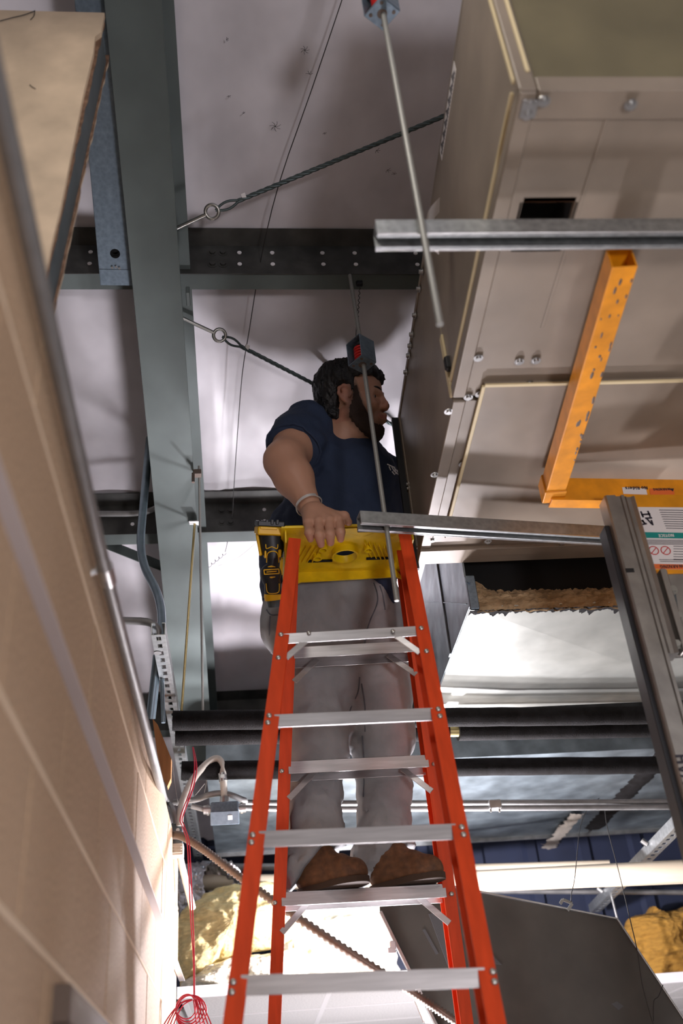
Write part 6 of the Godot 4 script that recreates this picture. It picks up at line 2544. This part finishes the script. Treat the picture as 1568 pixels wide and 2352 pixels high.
	for q in [[889, 1066, 906, 1074], [893, 1071, 897, 1080], [899, 1072, 905, 1083], [904, 1074, 914, 1084], [900, 1083, 906, 1090], [908, 1084, 917, 1092], [912, 1080, 922, 1094], [906, 1078, 909, 1088], [917, 1092, 926, 1103]]:
		var line := []
		for e in 6:
			var r := ray(lerpf(q[0], q[2], e / 5.0), lerpf(q[1], q[3], e / 5.0))
			var s := 3.0
			for st in 60:
				var dd: float = shirt_f.call(EYE + r * s)
				s += dd * 0.7
				if absf(dd) < 0.0004: break
			if s < 4.5: line.append(EYE + r * (s - 0.001))
		if line.size() > 1: g.tube(line, 0.0022, 5)
	if g.v.size() > 0: obj("chest_print", g, M.white, shirt)

	# ------------------------------------------------ jeans
	var je := Flesh.new()
	je.k = 0.05
	je.cap(WA + Vector3(0, 0.02, 0), WA + Vector3(0, -0.05, 0), 0.19, 0.192)
	je.cap(WA - sp * 0.075 + Vector3(0, 0.02, 0), onz(676, 1440, 3.0), 0.18, 0.112)
	je.cap(HR + Vector3(0.01, 0.03, 0), HR.lerp(KR, 0.5), 0.125, 0.104)
	je.cap(HL + Vector3(-0.01, 0.03, 0), HL.lerp(KL, 0.5), 0.125, 0.108)
	je.cap(HR.lerp(KR, 0.5), KR, 0.104, 0.088)
	je.cap(HL.lerp(KL, 0.5), KL, 0.108, 0.092)
	je.cap((HR + HL) * 0.5, (HR + HL + KR + KL) * 0.25, 0.11, 0.075)
	je.cap((HR + HL + KR + KL) * 0.25, HR.lerp(KR, 0.85).lerp(HL.lerp(KL, 0.85), 0.5), 0.075, 0.035)
	je.cap(KR, AR, 0.088, 0.076)
	je.cap(AR, AR - RIGHT * 0.025 - Vector3(0, 0.06, 0), 0.076, 0.080)
	je.cap(KL, AL, 0.092, 0.080)
	je.cap(AL, AL - RIGHT * 0.025 - Vector3(0, 0.06, 0), 0.080, 0.084)
	var split := (HL - HR).normalized()
	var mid_leg := (HR + HL) * 0.5
	var jf := func(p: Vector3) -> float:
		var d := je.dist(p)
		if absf(d) < 0.06:
			var low := clampf((KR.y - p.y) / 0.35, 0.0, 1.0)
			d += 0.014 * wr.get_noise_3d(p.x * 1.1, p.y * 1.3 + p.x, p.z * 1.1) - 0.010 * absf(wr.get_noise_3d(p.x * 1.6 + p.y * 1.2, p.y * 1.5 - p.x, p.z * 1.6 + 20.0))
			d += (0.002 + 0.004 * low) * sin(p.y * 46.0 + 9.0 * wr.get_noise_3d(p.x * 2.5, p.y * 1.5, p.z * 2.5) + p.x * 16.0) * (0.4 + 0.6 * low)
			d += 0.008 * low * wr.get_noise_3d(p.x * 2.0 + p.y * 1.5, p.y * 3.0, p.z * 2.0 + 5.0)
			d += 0.006 * wr.get_noise_3d(p.x * 3.0 + p.y * 2.0, p.y * 3.5, p.z * 3.0)
		var an := AR if p.x < (AR.x + AL.x) * 0.5 else AL
		d = maxf(d, AR.y - 0.04 + 1.1 * minf(p.x - an.x + 0.01, 0.03) + 0.008 * wr.get_noise_2d(p.x * 3.0, p.z * 3.0) - p.y)
		d = maxf(d, p.y - (hem + 0.10))
		return d
	g = G.new()
	nets(g, jf, Vector3(0.0, AR.y - 0.16, -3.36), Vector3(0.72, hem + 0.14, -2.66), 0.0105)
	var jeans := obj("jeans", g, M.denim, t)
	# side seams and pocket edge, plus a dark line for the shade in one fold
	g = G.new()
	var seams := [[[858, 1338], [866, 1362], [866, 1386], [852, 1420], [842, 1450], [838, 1480]], [[872, 1345], [880, 1372], [884, 1400]], [[826, 1555], [822, 1590], [806, 1625], [800, 1650]], [[830, 1570], [838, 1620], [838, 1680]], [[832, 1690], [836, 1760], [834, 1830]], [[612, 1400], [622, 1412], [640, 1412]], [[620, 1415], [618, 1450], [622, 1500]]]
	for sm in seams:
		var line := []
		for q in sm:
			var r := ray(q[0], q[1])
			var s := 3.0
			for st in 80:
				var dd: float = jf.call(EYE + r * s)
				s += dd * 0.7
				if absf(dd) < 0.0005: break
			if s < 4.2: line.append(EYE + r * (s - 0.001))
		if line.size() > 1:
			g = G.new()
			g.tube(arc(line, 4), 0.0022, 6)
			obj("seam", g, M.denim_blue, jeans)
	# ------------------------------------------------ boots
	var sy: float = far_side(646, 2066).y + 0.0205
	boot(t, onz(702, 2030, 3.045), onz(826, 2024, 2.94), AR, sy)
	boot(t, onz(868, 2020, 3.06), onz(1000, 2014, 2.95), AL, sy)
	# bracelet
	g = G.new()
	var bc := ER.lerp(WR, 0.90)
	var bv := (WR - ER).normalized()
	var bf := g.frame(bv, Vector3(0, 0, 1))
	var pts := []
	for e in 33:
		var an := TAU * e / 32.0
		pts.append(bc + (bf.x * cos(an) + bf.y * sin(an)) * 0.0415 + bv * 0.004 * sin(an * 2.0))
	g.tube(pts, 0.0022, 8)
	var br := obj("bracelet", g, M.silver, t)
	g = G.new()
	var plate := []
	for e in 13:
		var tow := (EYE - bc).normalized()
		var an := atan2(tow.dot(bf.y), tow.dot(bf.x)) + lerpf(-0.9, 0.9, e / 12.0)
		plate.append(bc + (bf.x * cos(an) + bf.y * sin(an)) * 0.043)
	for e in 12:
		g.bar(plate[e] - (plate[e + 1] - plate[e]) * 0.08, plate[e + 1] + (plate[e + 1] - plate[e]) * 0.08, 0.002, 0.010, bv, 0.0003)
	obj("bracelet_plate", g, M.silver, br)
	# belt edge where the shirt hangs over the hip
	drill()

func boot(t: Node, heel: Vector3, toe: Vector3, ankle: Vector3, sy: float) -> void:
	heel.y = sy
	toe.y = sy
	var u := (toe - heel).normalized()
	var x := u.cross(Vector3.UP).normalized()
	var L := (toe - heel).length()
	var fl := Flesh.new()
	fl.k = 0.03
	var up := Vector3.UP
	fl.cap(heel + up * 0.045 + u * 0.015, heel + up * 0.045 + u * L * 0.45, 0.040, 0.038)
	fl.cap(heel + up * 0.045 + u * L * 0.45, heel + up * 0.034 + u * L * 0.80, 0.038, 0.040)
	fl.cap(heel + up * 0.034 + u * L * 0.80, toe + up * 0.034 - u * 0.012, 0.040, 0.036)
	fl.cap(heel + up * 0.100 + u * L * 0.28, heel + up * 0.050 + u * L * 0.66, 0.040, 0.034)
	fl.cap(heel + up * 0.05 + u * 0.03, heel.lerp(ankle, 0.3) + up * 0.12 + u * 0.03, 0.042, 0.054)
	var fn := FastNoiseLite.new()
	fn.frequency = 9.0
	fn.seed = int(heel.x * 100.0)
	var f := func(p: Vector3) -> float:
		var d := fl.dist(p)
		if absf(d) < 0.03:
			var al := (p - heel).dot(u)
			d += 0.004 * fn.get_noise_3d(p.x, p.y, p.z) + 0.0022 * sin(al * 150.0 + p.y * 60.0) * exp(-pow((al - 0.13) / 0.05, 2.0))
		return maxf(d, sy + 0.016 - p.y)
	var g := G.new()
	var lo := heel.min(toe).min(ankle) - Vector3(0.09, 0.02, 0.09)
	var hi := heel.max(toe).max(ankle) + Vector3(0.09, 0.10, 0.09)
	nets(g, f, lo, hi, 0.006)
	var b := obj("boot", g, M.leather, t)
	g = G.new()
	var out := PackedVector2Array()
	for k in 40:
		var an := TAU * k / 40.0
		var c := cos(an)
		var along := L * 0.5 + c * (L * 0.5 + 0.03)
		var w := 0.046 + 0.006 * c - (0.010 * exp(-pow((along - L * 0.38) / 0.05, 2.0)))
		out.append(Vector2(along, sin(an) * w))
	g.prism(out, Transform3D(Basis(u, x, u.cross(x)), heel + up * (0.0 if u.cross(x).y > 0 else 0.018)), 0.018)
	obj("sole", g, M.sole, b)
	g = G.new()
	for k in 4:
		var s := 0.075 + 0.018 * k
		var c := heel + u * s + up * (0.098 - 0.008 * k)
		g.tube([c - x * 0.028 - up * 0.006, c + up * 0.004, c + x * 0.028 - up * 0.006], 0.003, 6)
	obj("lace", g, M.sole, b)

func drill() -> void:
	var d := 2.66
	var t := thing("cordless_drill", "yellow and black cordless drill hanging nose-down at the man's hip", "drill", onz(626, 1392, d))
	var P := func(px: float, py: float, dd := 0.0) -> Vector3: return at(px, py, 3.02 + dd)
	var b := Basis(RIGHT, UPV, BACK).orthonormalized() * Basis(Vector3.UP, 0.2) * Basis(Vector3(0, 0, 1), -0.05)
	var g := G.new()
	g.box(Transform3D(b, P.call(619, 1203)), Vector3(0.082, 0.018, 0.088), 0.004)
	for k in 4: g.box(Transform3D(b, P.call(601 + 12 * k, 1199, -0.043)), Vector3(0.009, 0.016, 0.006), 0.002)
	obj("battery_base", g, M.tool_black, t)
	g = G.new()
	g.box(Transform3D(b, P.call(619, 1219)), Vector3(0.084, 0.028, 0.09), 0.006)
	g.box(Transform3D(b, P.call(617, 1213, -0.046)), Vector3(0.052, 0.008, 0.006), 0.002)
	obj("battery", g, M.yellow_tool, t)
	g = G.new()
	g.bar(P.call(591, 1224), P.call(600, 1276), 0.05, 0.009, RIGHT, 0.003)
	obj("battery_side", g, M.yellow_tool, t)
	g = G.new()
	g.tube([P.call(622, 1224), P.call(622, 1234), P.call(624, 1256), P.call(626, 1270), P.call(627, 1282)], [0.039, 0.039, 0.037, 0.033, 0.024], 20)
	obj("handle_base", g, M.tool_black, t)
	g = G.new()
	g.tube(arc([P.call(627, 1270), P.call(626, 1290), P.call(623, 1314)], 4), 0.0175, 16)
	obj("handle", g, M.tool_black, t)
	for e in [[642, 1271, 0.010], [609, 1273, 0.006]]:
		g = G.new()
		g.box(Transform3D(b, P.call(e[0], e[1], -0.026)), Vector3(e[2], 0.024, 0.012), 0.003)
		obj("side_button", g, M.yellow_tool, t)
	g = G.new()
	g.tube(arc([P.call(612, 1292, -0.014), P.call(614, 1272, -0.030), P.call(626, 1266, -0.036), P.call(637, 1271, -0.030), P.call(640, 1292, -0.014)], 4), 0.0016, 6)
	g.tube(arc([P.call(610, 1250, -0.036), P.call(612, 1260, -0.036), P.call(624, 1256, -0.040), P.call(636, 1260, -0.036), P.call(638, 1250, -0.036)], 4), 0.0014, 6)
	obj("yellow_piping", g, M.yellow_tool, t)
	g = G.new()
	g.tube([P.call(623, 1297), P.call(623, 1303), P.call(622, 1310), P.call(622, 1318), P.call(622, 1326), P.call(623, 1334), P.call(625, 1340), P.call(626, 1352), P.call(627, 1368)], [0.018, 0.026, 0.031, 0.0325, 0.031, 0.027, 0.0255, 0.026, 0.0265], 20)
	obj("motor_body", g, M.tool_black, t)
	g = G.new()
	for q in [[606, 1309, 640, 1307], [607, 1319, 641, 1317], [606, 1309, 607, 1319], [640, 1307, 641, 1317], [612, 1314, 635, 1312]]:
		g.tube([P.call(q[0], q[1], -0.0315), P.call((q[0] + q[2]) * 0.5, (q[1] + q[3]) * 0.5, -0.0335), P.call(q[2], q[3], -0.0315)], 0.0016, 6)
	for y in [1302, 1325]:
		g.tube([P.call(615, y, -0.028), P.call(623, y + (-1 if y < 1310 else 1), -0.030), P.call(632, y, -0.028)], [0.001, 0.0032, 0.001], 8)
	obj("badge", g, M.yellow_tool, t)
	g = G.new()
	g.tube(arc([P.call(611, 1340, -0.022), P.call(614, 1360, -0.024), P.call(627, 1363, -0.027), P.call(640, 1359, -0.024), P.call(641, 1340, -0.020)], 4), 0.0014, 6)
	obj("panel_outline", g, M.yellow_tool, t)
	g = G.new()
	g.tube([P.call(627, 1364), P.call(627, 1370), P.call(628, 1378)], [0.0272, 0.0285, 0.026], 20)
	obj("nose_ring", g, M.yellow_tool, t)
	g = G.new()
	g.tube([P.call(628, 1376), P.call(629, 1394)], [0.022, 0.018], 16)
	obj("chuck", g, M.stud, t)
	g = G.new()
	g.box(Transform3D(b, P.call(640, 1262, 0.035)), Vector3(0.012, 0.07, 0.04), 0.004)
	obj("belt_hook", g, M.steel, t)

func _ready() -> void:
	setup()
	shell()
	block_wall()
	ceiling_grid()
	lamps()
	air_handler()
	duct_drop()
	pipes_and_ducts()
	wall_wiring()
	rigging()
	material_lift()
	ladder()
	person()
	loose_things()
